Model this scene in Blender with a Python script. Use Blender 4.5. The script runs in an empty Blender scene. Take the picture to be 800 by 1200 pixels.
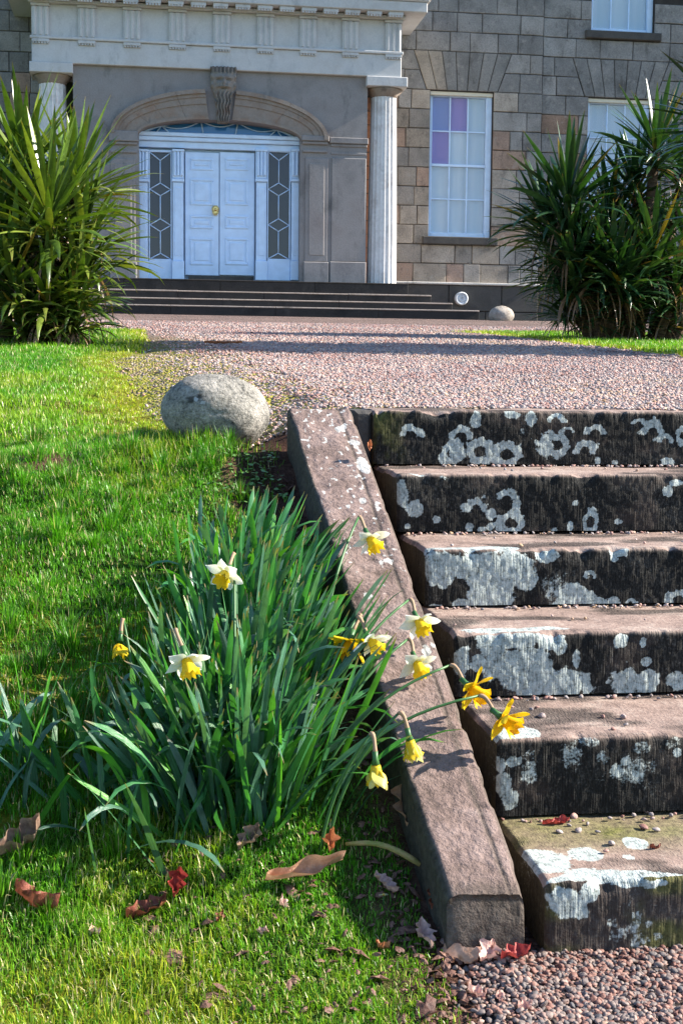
import bpy, math, random
import numpy as np
from mathutils import Vector, Matrix
random.seed(7); rng = np.random.default_rng(11)
S = bpy.context.scene
C = S.collection
# ------------------------------------------------------------------ camera, light, exposure
F, YAW, PITCH, ROLL, HC = 1598.49, 0.144092, 0.0926660, 0.0102747, 0.0761593
FW = np.array([math.sin(YAW)*math.cos(PITCH), math.cos(YAW)*math.cos(PITCH), -math.sin(PITCH)])
_r = np.array([math.cos(YAW), -math.sin(YAW), 0.0]); _u = np.cross(_r, FW)
RT = math.cos(ROLL)*_r + math.sin(ROLL)*_u
UP = -math.sin(ROLL)*_r + math.cos(ROLL)*_u
cd = bpy.data.cameras.new('camera'); co = bpy.data.objects.new('camera', cd); C.objects.link(co)
co.matrix_world = Matrix(((RT[0], UP[0], -FW[0], 0), (RT[1], UP[1], -FW[1], 0), (RT[2], UP[2], -FW[2], HC), (0, 0, 0, 1)))
cd.sensor_width = 36; cd.lens = F/1200*36; cd.clip_start = 0.05; cd.clip_end = 2000
S.camera = co
SUN_EL, SUN_AZ = math.radians(31), math.radians(91.8)      # azimuth clockwise from +Y: the sun stands along the facade, a little in front of it
SD = Vector((math.sin(SUN_AZ)*math.cos(SUN_EL), math.cos(SUN_AZ)*math.cos(SUN_EL), math.sin(SUN_EL)))
w = bpy.data.worlds.new('World'); S.world = w; w.use_nodes = True
_bg = w.node_tree.nodes['Background']; _bg.inputs[1].default_value = 0.105
_sk = w.node_tree.nodes.new('ShaderNodeTexSky'); _sk.sky_type = 'NISHITA'; _sk.sun_disc = False
_sk.sun_elevation = SUN_EL; _sk.sun_rotation = SUN_AZ; _sk.ozone_density = 4.0; _sk.dust_density = .4
w.node_tree.links.new(_sk.outputs[0], _bg.inputs[0])
sl = bpy.data.lights.new('sun', 'SUN'); sl.energy = 5.0; sl.angle = math.radians(0.5); sl.color = (1.0, 0.93, 0.82)
so = bpy.data.objects.new('sun', sl); C.objects.link(so); so.rotation_euler = SD.to_track_quat('Z', 'Y').to_euler()
S.view_settings.view_transform = 'Standard'; S.view_settings.look = 'None'
S.view_settings.exposure = 1.55; S.view_settings.gamma = 1.0
S.cycles.max_bounces = 6; S.cycles.transparent_max_bounces = 8

# ------------------------------------------------------------------ measuring helpers: a direction seen in the photo met with a real plane
def ray(px, py): return FW + RT*(px-400)/F - UP*(py-600)/F
def at_y(px, py, Y):
    d = ray(px, py); t = Y/d[1]; return np.array([0, 0, HC]) + d*t
def at_z(px, py, Z):
    d = ray(px, py); t = (Z-HC)/d[2]; return np.array([0, 0, HC]) + d*t
def rect(a, b, c, d, Y):
    p, q, r, s = at_y(a, b, Y), at_y(c, b, Y), at_y(a, d, Y), at_y(c, d, Y)
    return (p[0]+r[0])/2, (q[0]+s[0])/2, (r[2]+s[2])/2, (p[2]+q[2])/2      # x0,x1,z0,z1

# ------------------------------------------------------------------ noise
def _h(ix, iy, s):
    n = (ix.astype(np.int64)*374761393 + iy.astype(np.int64)*668265263 + s*982451653) & 0xffffffff
    n = ((n ^ (n >> 13))*1274126177) & 0xffffffff
    return ((n ^ (n >> 16)) & 0xffff)/65535.0
def vn(x, y, s=0):
    x = np.asarray(x, float); y = np.asarray(y, float)
    ix, iy = np.floor(x), np.floor(y); fx, fy = x-ix, y-iy
    fx = fx*fx*(3-2*fx); fy = fy*fy*(3-2*fy)
    a, b, c, d = _h(ix, iy, s), _h(ix+1, iy, s), _h(ix, iy+1, s), _h(ix+1, iy+1, s)
    return (a*(1-fx)+b*fx)*(1-fy)+(c*(1-fx)+d*fx)*fy
def fbm(x, y, s=0, o=4):
    t = 0; a = .5; n = 0
    for k in range(o):
        t = t+a*vn(np.asarray(x)*2**k, np.asarray(y)*2**k, s+k*17); n += a; a *= .5
    return t/n
def sst(a, b, x):
    t = np.clip((np.asarray(x, float)-a)/(b-a), 0, 1); return t*t*(3-2*t)

# ------------------------------------------------------------------ mesh helpers
def link(name, me, parent=None):
    o = bpy.data.objects.new(name, me); C.objects.link(o)
    if parent is not None: o.parent = parent
    return o
def np_mesh(name, V, Q=None, T=None, mat=None, smooth=False, col=None, colname='mask'):
    V = np.asarray(V, np.float32)
    me = bpy.data.meshes.new(name); me.vertices.add(len(V)); me.vertices.foreach_set('co', V.ravel())
    loops = []; st = []; n = 0
    if Q is not None and len(Q):
        Q = np.asarray(Q, np.int32); loops.append(Q.ravel()); st.append(np.arange(len(Q))*4); n = Q.size
    if T is not None and len(T):
        T = np.asarray(T, np.int32); loops.append(T.ravel()); st.append(n+np.arange(len(T))*3)
    L = np.concatenate(loops); ST = np.concatenate(st).astype(np.int32)
    me.loops.add(len(L)); me.loops.foreach_set('vertex_index', L)
    me.polygons.add(len(ST)); me.polygons.foreach_set('loop_start', ST)
    me.polygons.foreach_set('use_smooth', np.full(len(ST), smooth))
    if col is not None:
        a = me.color_attributes.new(colname, 'FLOAT_COLOR', 'POINT')
        c = np.ones((len(V), 4), np.float32); c[:, :col.shape[1]] = col; a.data.foreach_set('color', c.ravel())
    me.update(); me.validate()
    if mat: me.materials.append(mat)
    return me
class MB:
    def __init__(s): s.v = []; s.f = []; s.sm = []
    def add(s, V, Fc, sm=False):
        n = len(s.v); s.v += [tuple(map(float, p)) for p in V]; s.f += [[i+n for i in f] for f in Fc]; s.sm += [sm]*len(Fc)
    def box(s, x0, x1, y0, y1, z0, z1, b=0.0):
        b = min(b, .45*(x1-x0), .45*(y1-y0), .45*(z1-z0))
        if b <= 0:
            s.add([(x, y, z) for x in (x0, x1) for y in (y0, y1) for z in (z0, z1)],
                  [(0, 1, 3, 2), (4, 6, 7, 5), (0, 4, 5, 1), (2, 3, 7, 6), (0, 2, 6, 4), (1, 5, 7, 3)]); return
        # chamfered on the front and the four front/side arrises
        P = [(x0, z0), (x1, z0), (x1, z1), (x0, z1)]
        s.prism(P, y0, y1, b)
    def prism(s, P, y0, y1, b=0.0):
        """polygon P in (x,z), counter-clockwise seen from the front (-y); front at y0, back at y1, front arrises chamfered by b"""
        n = len(P); c = np.mean(P, axis=0); P = np.array(P, float)
        V = [(p[0], y1, p[1]) for p in P]; V += [(p[0], y0+b, p[1]) for p in P]
        if b > 0:
            Q = []
            for i in range(n):
                e1 = P[i]-P[i-1]; e2 = P[(i+1) % n]-P[i]; e1 /= np.hypot(*e1)+1e-9; e2 /= np.hypot(*e2)+1e-9
                m = np.array([-e1[1]-e2[1], e1[0]+e2[0]]); k = 1+e1.dot(e2); Q.append(P[i]+m*b/max(k, .3))
            V += [(p[0], y0, p[1]) for p in Q]
        Fc = []; top = 2 if b > 0 else 1
        for k in range(top):
            for i in range(n):
                j = (i+1) % n; Fc.append((k*n+i, k*n+n+i, k*n+n+j, k*n+j)[::-1])
        Fc.append(tuple(range(top*n, top*n+n))); Fc.append(tuple(range(n-1, -1, -1)))
        s.add(V, Fc)
    def tube(s, pts, rad, n=6, cap=True, sm=True):
        pts = [Vector(p) for p in pts]; V = []; Fc = []
        if not hasattr(rad, '__len__'): rad = [rad]*len(pts)
        t0 = (pts[1]-pts[0]).normalized(); a = t0.orthogonal().normalized()
        for i, p in enumerate(pts):
            t = (pts[min(i+1, len(pts)-1)]-pts[max(i-1, 0)]).normalized()
            a = (a-t*a.dot(t)).normalized(); b = t.cross(a)
            for k in range(n):
                th = 2*math.pi*k/n; V.append(p+(a*math.cos(th)+b*math.sin(th))*rad[i])
        for i in range(len(pts)-1):
            for k in range(n):
                j = (k+1) % n; Fc.append((i*n+k, i*n+j, i*n+n+j, i*n+n+k))
        if cap: Fc += [tuple(range(n-1, -1, -1)), tuple(range((len(pts)-1)*n, len(pts)*n))]
        s.add(V, Fc, sm)
    def lathe(s, prof, cx, cy, n=24, sm=True, a0=0, a1=2*math.pi):
        V = []; Fc = []
        for r, z in prof:
            for k in range(n):
                th = 2*math.pi*k/n; V.append((cx+r*math.cos(th), cy+r*math.sin(th), z))
        for i in range(len(prof)-1):
            for k in range(n):
                j = (k+1) % n; Fc.append((i*n+k, i*n+j, i*n+n+j, i*n+n+k))
        Fc += [tuple(range(n-1, -1, -1)), tuple(range((len(prof)-1)*n, len(prof)*n))]
        s.add(V, Fc, sm)
    def mesh(s, name, mat=None):
        me = bpy.data.meshes.new(name); me.from_pydata(s.v, [], s.f); me.polygons.foreach_set('use_smooth', s.sm); me.update()
        if mat: me.materials.append(mat)
        return me
    def build(s, name, mat, parent=None): return link(name, s.mesh(name, mat), parent)
def tag(o, label, cat, group=None, kind=None):
    o['label'] = label; o['category'] = cat
    if group: o['group'] = group
    if kind: o['kind'] = kind
    return o
def empty(name, loc, label=None, cat=None, group=None):
    o = bpy.data.objects.new(name, None); C.objects.link(o); o.location = loc; o.empty_display_size = .1
    if label: tag(o, label, cat, group)
    return o

# ------------------------------------------------------------------ materials
class NT:
    def __init__(s, name, rough=.8, spec=.3):
        s.m = bpy.data.materials.new(name); s.m.use_nodes = True; s.t = s.m.node_tree
        s.b = s.t.nodes['Principled BSDF']; s.b.inputs['Roughness'].default_value = rough
        s.b.inputs['Specular IOR Level'].default_value = spec
        s._tc = None
    def n(s, ty, **kw):
        x = s.t.nodes.new('ShaderNode'+ty)
        for k, v in kw.items(): setattr(x, k, v)
        return x
    def set(s, sock, v):
        if isinstance(v, bpy.types.NodeSocket): s.t.links.new(v, sock)
        elif v is not None:
            if hasattr(sock.default_value, '__len__') and len(sock.default_value) == 4 and len(v) == 3: v = (*v, 1)
            sock.default_value = v
    def pos(s, scale=(1, 1, 1), obj=False):
        if obj: src = s.n('TexCoord').outputs['Object']
        else: src = s.n('NewGeometry').outputs['Position']
        mp = s.n('Mapping'); s.set(mp.inputs[0], src); mp.inputs['Scale'].default_value = scale; return mp.outputs[0]
    def noise(s, sc, det=4, ro=.55, vec=None, dist=0):
        x = s.n('TexNoise'); x.inputs['Scale'].default_value = sc; x.inputs['Detail'].default_value = det
        x.inputs['Roughness'].default_value = ro; x.inputs['Distortion'].default_value = dist
        s.set(x.inputs['Vector'], vec if vec is not None else s.pos()); return x.outputs[0]
    def vor(s, sc, vec=None, feat='F1'):
        x = s.n('TexVoronoi', feature=feat); x.inputs['Scale'].default_value = sc; s.set(x.inputs['Vector'], vec if vec is not None else s.pos()); return x
    def ramp(s, fac, stops, interp='LINEAR'):
        x = s.n('ValToRGB'); r = x.color_ramp; r.interpolation = interp
        while len(r.elements) < len(stops): r.elements.new(.5)
        for e, (p, c) in zip(r.elements, stops):
            e.position = p; e.color = (*c, 1) if hasattr(c, '__len__') else (c, c, c, 1)
        s.set(x.inputs[0], fac); return x.outputs[0]
    def mix(s, f, a, b, mode='MIX'):
        x = s.n('Mix', data_type='RGBA', blend_type=mode); s.set(x.inputs[0], f); s.set(x.inputs[6], a); s.set(x.inputs[7], b); return x.outputs[2]
    def math(s, op, a, b=0.0, clamp=False):
        x = s.n('Math', operation=op); x.use_clamp = clamp; s.set(x.inputs[0], a); s.set(x.inputs[1], b); return x.outputs[0]
    def attr(s, name, typ='GEOMETRY'):
        x = s.n('Attribute', attribute_type=typ); x.attribute_name = name; return x
    def sep(s, c):
        x = s.n('SeparateColor'); s.set(x.inputs[0], c); return x.outputs
    def bump(s, h, dist=.01, st=1.0, prev=None):
        x = s.n('Bump'); x.inputs['Distance'].default_value = dist; x.inputs['Strength'].default_value = st
        s.set(x.inputs['Height'], h)
        if prev is not None: s.set(x.inputs['Normal'], prev)
        return x.outputs[0]
    def fin(s, col=None, nor=None, rough=None):
        if col is not None: s.set(s.b.inputs['Base Color'], col)
        if nor is not None: s.set(s.b.inputs['Normal'], nor)
        if rough is not None: s.set(s.b.inputs['Roughness'], rough)
        return s.m
    def translucent(s, col, f):
        tr = s.n('BsdfTranslucent'); s.set(tr.inputs[0], col); mx = s.n('MixShader'); mx.inputs[0].default_value = f
        s.t.links.new(s.b.outputs[0], mx.inputs[1]); s.t.links.new(tr.outputs[0], mx.inputs[2])
        s.t.links.new(mx.outputs[0], s.t.nodes['Material Output'].inputs[0]); return s.m

def stone_mat(name, c1, c2, c3=None, sc=1.3, fine=35, bump=.006, rough=.85, objcol=False, grain=(.72, 1.22), stain=.75):
    m = NT(name, rough, .2)
    n1 = m.noise(sc, 6, .6); n2 = m.noise(fine, 4, .6)
    col = m.ramp(n1, [(.3, c1), (.5, c2), (.72, c3 or c1)])
    if objcol: col = m.mix(1.0, m.n('ObjectInfo').outputs['Color'], m.ramp(n1, [(.25, .62), (.5, 1.0), (.75, 1.25)]), 'MULTIPLY')
    col = m.mix(.55, col, m.mix(1.0, col, m.ramp(n2, [(.3, grain[0]), (.7, grain[1])]), 'MULTIPLY'))
    st = m.noise(3.5, 6, .7, m.pos((1, 1, .45)))
    col = m.mix(m.ramp(st, [(.56, 0.0), (.74, stain)]), col, (.06, .055, .05))
    if objcol:
        lm = m.noise(5.5, 7, .72); col = m.mix(m.ramp(lm, [(.56, 0.0), (.68, .55)]), col, (.36, .33, .29)); dk = m.noise(8, 7, .75, m.pos((1.0, 1, .8))); col = m.mix(m.ramp(dk, [(.58, 0.0), (.70, .65)]), col, (.055, .05, .045))
    return m.fin(col, m.bump(m.math('ADD', n2, m.math('MULTIPLY', n1, 1.5)), bump))
M = {}
M['ashlar'] = stone_mat('ashlar', (1, 1, 1), (1, 1, 1), objcol=True, sc=2.2, grain=(.6, 1.35), bump=.010)
M['mortar'] = stone_mat('mortar', (.035, .03, .026), (.055, .047, .04))
M['pale_stone'] = stone_mat('pale_stone', (.44, .44, .44), (.54, .53, .52), (.47, .45, .43), sc=1.6, fine=30, grain=(.88, 1.1), bump=.002, stain=.35)
M['screen_stone'] = stone_mat('screen_stone', (.20, .185, .18), (.27, .25, .24), (.23, .20, .19), sc=1.1, grain=(.8, 1.15), bump=.003, stain=.5)
M['arch_stone'] = stone_mat('arch_stone', (.22, .155, .115), (.28, .235, .20), (.25, .15, .095), sc=1.6, grain=(.8, 1.15), bump=.003)
M['key_stone'] = stone_mat('key_stone', (.15, .135, .12), (.23, .205, .18), (.20, .15, .12), sc=4, fine=40, bump=.004)
M['column_stone'] = stone_mat('column_stone', (.60, .57, .55), (.72, .70, .68), (.52, .47, .44), sc=3, fine=18, bump=.001, grain=(.85, 1.1), stain=.5)
M['dark_stone'] = stone_mat('dark_stone', (.055, .05, .047), (.085, .078, .07), (.065, .06, .055), sc=2.2)
M['step_dark'] = stone_mat('step_dark', (.022, .021, .020), (.036, .033, .031), (.028, .027, .025), sc=2.2)
M['edge_stone'] = stone_mat('edge_stone', (.26, .22, .19), (.36, .30, .26), sc=5)
M['red_brick'] = stone_mat('red_brick', (.20, .09, .05), (.28, .13, .07), sc=5)
M['ledge'] = stone_mat('ledge', (.42, .40, .37), (.55, .52, .48), sc=5)
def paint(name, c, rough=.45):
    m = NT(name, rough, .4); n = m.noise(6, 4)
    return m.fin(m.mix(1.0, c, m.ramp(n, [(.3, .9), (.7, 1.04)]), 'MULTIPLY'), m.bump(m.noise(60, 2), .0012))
M['white'] = paint('sky_tinted_white', (.60, .75, .94))  # white paint, with the sky's blue cast put into its base colour
M['cream'] = paint('cream_paint', (.66, .60, .46))
M['brass'] = NT('brass', .3).m; M['brass'].node_tree.nodes['Principled BSDF'].inputs['Metallic'].default_value = 1
M['brass'].node_tree.nodes['Principled BSDF'].inputs['Base Color'].default_value = (.75, .55, .22, 1)
M['lead'] = stone_mat('lead', (.10, .16, .18), (.16, .22, .24), sc=4)
def glass(name, tint, base, rough=.06, tf=.75):
    m = NT(name, rough, .6); m.fin(base, m.bump(m.noise(2.2, 2), .02, .5)); tr = m.n('BsdfTransparent'); m.set(tr.inputs[0], tint)
    mx = m.n('MixShader'); mx.inputs[0].default_value = tf
    m.t.links.new(m.b.outputs[0], mx.inputs[1]); m.t.links.new(tr.outputs[0], mx.inputs[2])
    m.t.links.new(mx.outputs[0], m.t.nodes['Material Output'].inputs[0]); return m.m
M['glass'] = glass('window_glass', (.97, .99, 1), (.30, .38, .46), tf=.85)
M['purple_glass'] = glass('purple_glass', (.88, .83, .98), (.28, .25, .40))
M['violet_glass'] = glass('violet_glass', (.84, .88, 1), (.25, .28, .44))
M['dark_glass'] = NT('dark_glass', .12, .6).fin((.035, .03, .035))
M['fan_glass'] = NT('fan_glass', .05, .7).fin((.03, .17, .42))  # blue of the reflected sky put into the glass's base colour
def blind():
    m = NT('blind', .8); x = m.n('TexNoise'); x.inputs['Scale'].default_value = 3
    m.set(x.inputs['Vector'], m.pos((3, 1, .12))); return m.fin(m.ramp(x.outputs[0], [(.3, (.70, .80, .86)), (.7, (.86, .90, .92))]))
M['blind'] = blind()

def step_mat():
    m = NT('step_stone', .9, .2)
    a = m.sep(m.attr('mask').outputs['Color']); lich, green, clean = a[0], a[1], a[2]
    streak = m.noise(1, 4, .65, m.pos((240, 80, 60))); tool = m.noise(1, 2, .5, m.pos((230, 60, 12)))
    n1 = m.noise(9, 6, .65); n2 = m.noise(70, 4, .65); n3 = m.noise(190, 3, .6)
    crust = m.ramp(m.math('ADD', m.math('MULTIPLY', streak, .44), m.math('ADD', m.math('MULTIPLY', n1, .26), m.math('MULTIPLY', n3, .30))), [(.38, (.007, .0065, .006)), (.50, (.014, .0135, .012)), (.58, (.044, .041, .036)), (.68, (.17, .16, .14))])
    pink = m.ramp(m.math('ADD', m.math('MULTIPLY', n1, .6), m.math('MULTIPLY', n2, .4)), [(.34, (.15, .105, .085)), (.5, (.275, .195, .16)), (.66, (.40, .32, .265))])
    lc = m.ramp(m.math('ADD', m.math('MULTIPLY', n2, .45), m.math('ADD', m.math('MULTIPLY', streak, .30), m.math('MULTIPLY', n3, .25))), [(.38, (.10, .11, .10)), (.47, (.30, .335, .315)), (.60, (.52, .56, .52))])
    gr = m.ramp(n2, [(.35, (.05, .055, .012)), (.65, (.17, .165, .045))])
    col = m.mix(clean, crust, pink)
    col = m.mix(m.math('MULTIPLY', green, m.ramp(n1, [(.3, .35), (.65, 1.0)])), col, gr)
    lf = m.ramp(m.math('ADD', lich, m.math('MULTIPLY', m.math('SUBTRACT', m.math('ADD', m.math('MULTIPLY', n2, .6), m.math('MULTIPLY', n3, .4)), .5), 2.0)), [(.36, 0.0), (.66, 1.0)])
    col = m.mix(lf, col, lc)
    h = m.math('ADD', m.math('MULTIPLY', tool, m.math('SUBTRACT', 1.0, m.math('MULTIPLY', clean, .8))), m.math('MULTIPLY', n2, .5))
    nb = m.bump(h, .007, .8); nb = m.bump(n3, .002, .8, nb)
    return m.fin(col, nb)
M['step'] = step_mat()
def cheek_mat():
    m = NT('cheek_stone', .88, .25)
    a = m.sep(m.attr('mask').outputs['Color'])
    n1 = m.noise(7, 7, .68); n2 = m.noise(60, 5, .65); n3 = m.noise(220, 3, .6)
    base = m.ramp(m.math('ADD', m.math('MULTIPLY', n1, .62), m.math('MULTIPLY', n2, .38)), [(.34, (.085, .060, .048)), (.47, (.175, .122, .103)), (.58, (.25, .18, .157)), (.72, (.33, .26, .225))])
    sp = m.vor(55, m.pos()); base = m.mix(m.ramp(sp.outputs[0], [(.05, .75), (.16, 0.0)]), base, (.07, .05, .045))
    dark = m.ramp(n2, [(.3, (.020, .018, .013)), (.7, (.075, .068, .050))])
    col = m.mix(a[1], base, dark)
    lf = m.ramp(m.math('ADD', a[0], m.math('MULTIPLY', m.math('SUBTRACT', n2, .5), .9)), [(.42, 0.0), (.58, 1.0)])
    col = m.mix(lf, col, m.ramp(n2, [(.3, (.34, .33, .30)), (.7, (.58, .56, .52))]))
    nb = m.bump(m.math('ADD', m.math('MULTIPLY', n1, 1.6), m.math('MULTIPLY', n2, .7)), .014, .8); nb = m.bump(n3, .002, .7, nb)
    return m.fin(col, nb)
M['cheek'] = cheek_mat()
def boulder_mat(name='boulder_stone', warm=False):
    m = NT(name, .92, .15)
    n1 = m.noise(12, 6, .65); n2 = m.noise(95, 5, .75); n3 = m.noise(38, 5, .72)
    c = m.ramp(m.math('ADD', m.math('MULTIPLY', n1, .5), m.math('MULTIPLY', n2, .5)), [(.38, (.06, .057, .05)), (.47, (.25, .235, .205)), (.56, (.42, .39, .34)), (.66, (.62, .55, .49))])
    if warm: c = m.mix(.45, c, (.44, .36, .30))
    a = m.sep(m.attr('mask').outputs['Color'])
    c = m.mix(a[1], c, (.015, .015, .013)); c = m.mix(m.ramp(m.math('ADD', a[0], m.math('MULTIPLY', m.math('SUBTRACT', n3, .5), 1.2)), [(.45, 0.0), (.55, 1.0)]), c, (.5, .5, .48))
    nb = m.bump(m.math('ADD', n2, m.math('MULTIPLY', n3, 1.6)), .012, 1.0)
    return m.fin(c, nb)
M['boulder'] = boulder_mat(); M['ball'] = boulder_mat('ball_stone', True)
def ground_mat():
    m = NT('lawn_soil', .95, .1)
    a = m.sep(m.attr('mask').outputs['Color'])
    n1 = m.noise(3.2, 6, .65); n2 = m.noise(40, 5, .7); n3 = m.noise(160, 3, .7)
    mix12 = m.math('ADD', m.math('MULTIPLY', n1, .5), m.math('MULTIPLY', n2, .5))
    g = m.ramp(mix12, [(.36, (.010, .024, .004)), (.5, (.035, .080, .008)), (.66, (.12, .16, .014))])
    y = m.ramp(mix12, [(.36, (.10, .10, .012)), (.5, (.26, .25, .02)), (.66, (.42, .33, .10))])
    so = m.ramp(mix12, [(.34, (.035, .017, .012)), (.5, (.12, .060, .042)), (.66, (.25, .145, .105))])
    c = m.mix(a[0], g, y); c = m.mix(a[1], c, so)
    return m.fin(c, m.bump(m.math('ADD', n2, n3), .02, 1.0))
M['ground'] = ground_mat()
def gravel_mat(name, sc, cols):
    m = NT(name, .9, .2)
    v = m.vor(sc, m.pos((1, .75, 1))); r = m.sep(v.outputs['Color'])
    c = m.ramp(r[0], cols)
    c = m.mix(1.0, c, m.ramp(v.outputs[0], [(.25, 1.05), (.75, .22)]), 'MULTIPLY')
    n1 = m.noise(.9, 6, .6); c = m.mix(1.0, c, m.ramp(n1, [(.3, .72), (.7, 1.2)]), 'MULTIPLY')
    a = m.sep(m.attr('mask').outputs['Color']); n2 = m.noise(26, 4, .7)
    c = m.mix(m.math('MULTIPLY', a[0], m.ramp(n2, [(.40, 0.0), (.55, 1.0)])), c, (.24, .22, .025))
    h = m.math('ADD', m.math('SUBTRACT', 1.0, v.outputs[0]), m.math('MULTIPLY', r[1], .6))
    return m.fin(c, m.bump(h, .018, 1.0))
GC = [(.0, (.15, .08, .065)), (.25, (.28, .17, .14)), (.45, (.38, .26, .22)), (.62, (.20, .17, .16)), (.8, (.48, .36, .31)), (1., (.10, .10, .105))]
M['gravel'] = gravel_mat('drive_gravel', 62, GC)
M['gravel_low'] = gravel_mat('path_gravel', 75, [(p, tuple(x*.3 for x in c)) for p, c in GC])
def pebble_mat(name, k=1.0, w=(1, 1, 1)):
    m = NT(name, .7, .35)
    a = m.attr('rnd', 'INSTANCER').outputs['Fac']
    c = m.ramp(a, [(p, tuple(min(1, x*k*w_) for x, w_ in zip(c, w))) for p, c in [(.0, (.20, .10, .085)), (.18, (.36, .21, .18)), (.36, (.46, .31, .27)), (.52, (.25, .24, .25)), (.64, (.40, .35, .33)), (.76, (.15, .165, .19)), (.88, (.60, .50, .46)), (1., (.42, .29, .18))]])
    n = m.noise(260, 3, .7); c = m.mix(1.0, c, m.ramp(n, [(.3, .7), (.7, 1.25)]), 'MULTIPLY')
    return m.fin(c, m.bump(n, .001))
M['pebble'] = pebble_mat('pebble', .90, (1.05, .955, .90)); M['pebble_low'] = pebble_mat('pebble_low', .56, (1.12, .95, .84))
def blade_mat(name, rough=.38, tf=.35):
    m = NT(name, rough, .35); c = m.attr('mask').outputs['Color']; m.fin(c)
    return m.translucent(m.mix(1.0, c, (1.1, 1.35, .45), 'MULTIPLY'), tf)
M['grass'] = blade_mat('grass_blade')
def strap_mat(name, obj, rough, spec, tf, lines=0):
    """leaf: colour from the object colour (single leaves) or the colour attribute (joined leaves)"""
    m = NT(name, rough, spec)
    c = m.n('ObjectInfo').outputs['Color'] if obj else m.attr('mask').outputs['Color']
    n = m.noise(22, 4, .6); c = m.mix(1.0, c, m.ramp(n, [(.3, .70), (.7, 1.25)]), 'MULTIPLY')
    if obj: rib = m.noise(1, 2, .5, m.pos((8, 330, 4), True)); c = m.mix(1.0, c, m.ramp(rib, [(.35, .74), (.65, 1.18)]), 'MULTIPLY'); m.fin(None, m.bump(rib, .004, .5))
    t = m.attr('tip').outputs['Fac']
    c = m.mix(m.ramp(t, [(.93, 0.0), (1.0, .8)]), c, (.30, .16, .06)); m.fin(c)
    return m.translucent(m.mix(1.0, c, (1.5, 1.6, .45), 'MULTIPLY'), tf)
M['palm_leaf'] = strap_mat('palm_leaf', True, .30, .55, .16); M['palm_mass'] = strap_mat('palm_leaf_mass', False, .30, .55, .16)
M['daff_leaf'] = strap_mat('daffodil_leaf', True, .36, .6, .25); M['daff_mass'] = strap_mat('daffodil_leaf_mass', False, .36, .6, .25)
def bark():
    m = NT('palm_bark', .9, .2); n = m.noise(14, 5, .7, m.pos((1, 1, 4)))
    return m.fin(m.ramp(n, [(.3, (.035, .022, .014)), (.55, (.13, .085, .055)), (.75, (.24, .17, .11))]), m.bump(n, .03))
M['bark'] = bark()
def petal(name, c1, c2, tf=.35):
    m = NT(name, .5, .3); t = m.attr('tip').outputs['Fac']; n = m.noise(300, 3, .6)
    c = m.mix(t, c1, c2); c = m.mix(1.0, c, m.ramp(n, [(.3, .9), (.7, 1.06)]), 'MULTIPLY'); m.fin(c); return m.translucent(c, tf)
M['petal_white'] = petal('petal_white', (.82, .83, .55), (.93, .93, .88))
M['petal_yellow'] = petal('petal_yellow', (.75, .50, .010), (.82, .58, .012))
M['petal_pale'] = petal('petal_pale', (.72, .64, .12), (.80, .72, .26))
M['cup_yellow'] = petal('cup_yellow', (.74, .56, .03), (.80, .56, .015))
M['cup_deep'] = petal('cup_deep', (.78, .47, .006), (.80, .45, .004))
M['stem'] = NT('stem', .45, .4).fin((.045, .13, .035))
M['spathe'] = NT('spathe', .7, .2).fin((.36, .23, .14))
def dry_leaf(name, c1, c2):
    m = NT(name, .6, .35); n = m.noise(45, 5, .7); c = m.ramp(n, [(.35, c1), (.65, c2)]); m.fin(c, m.bump(n, .004)); return m.translucent(c, .2)
M['leaf_tan'] = dry_leaf('leaf_tan', (.42, .22, .13), (.68, .41, .28))
M['leaf_pink'] = dry_leaf('leaf_pink', (.50, .28, .23), (.68, .45, .38))
M['leaf_red'] = dry_leaf('leaf_red', (.28, .03, .03), (.50, .09, .07))
M['leaf_dark'] = dry_leaf('leaf_dark', (.13, .034, .022), (.30, .09, .05))
M['leaf_brown'] = dry_leaf('leaf_brown', (.20, .12, .085), (.38, .25, .18))
M['leaf_orange'] = dry_leaf('leaf_orange', (.40, .13, .05), (.58, .24, .11))
M['leaf_litter'] = dry_leaf('leaf_crumbs', (.07, .028, .02), (.27, .14, .10))
M['weed'] = NT('weed_leaf', .45, .4).fin((.10, .20, .045))
M['plate'] = stone_mat('plate', (.50, .52, .54), (.66, .68, .70), sc=9)

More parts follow.
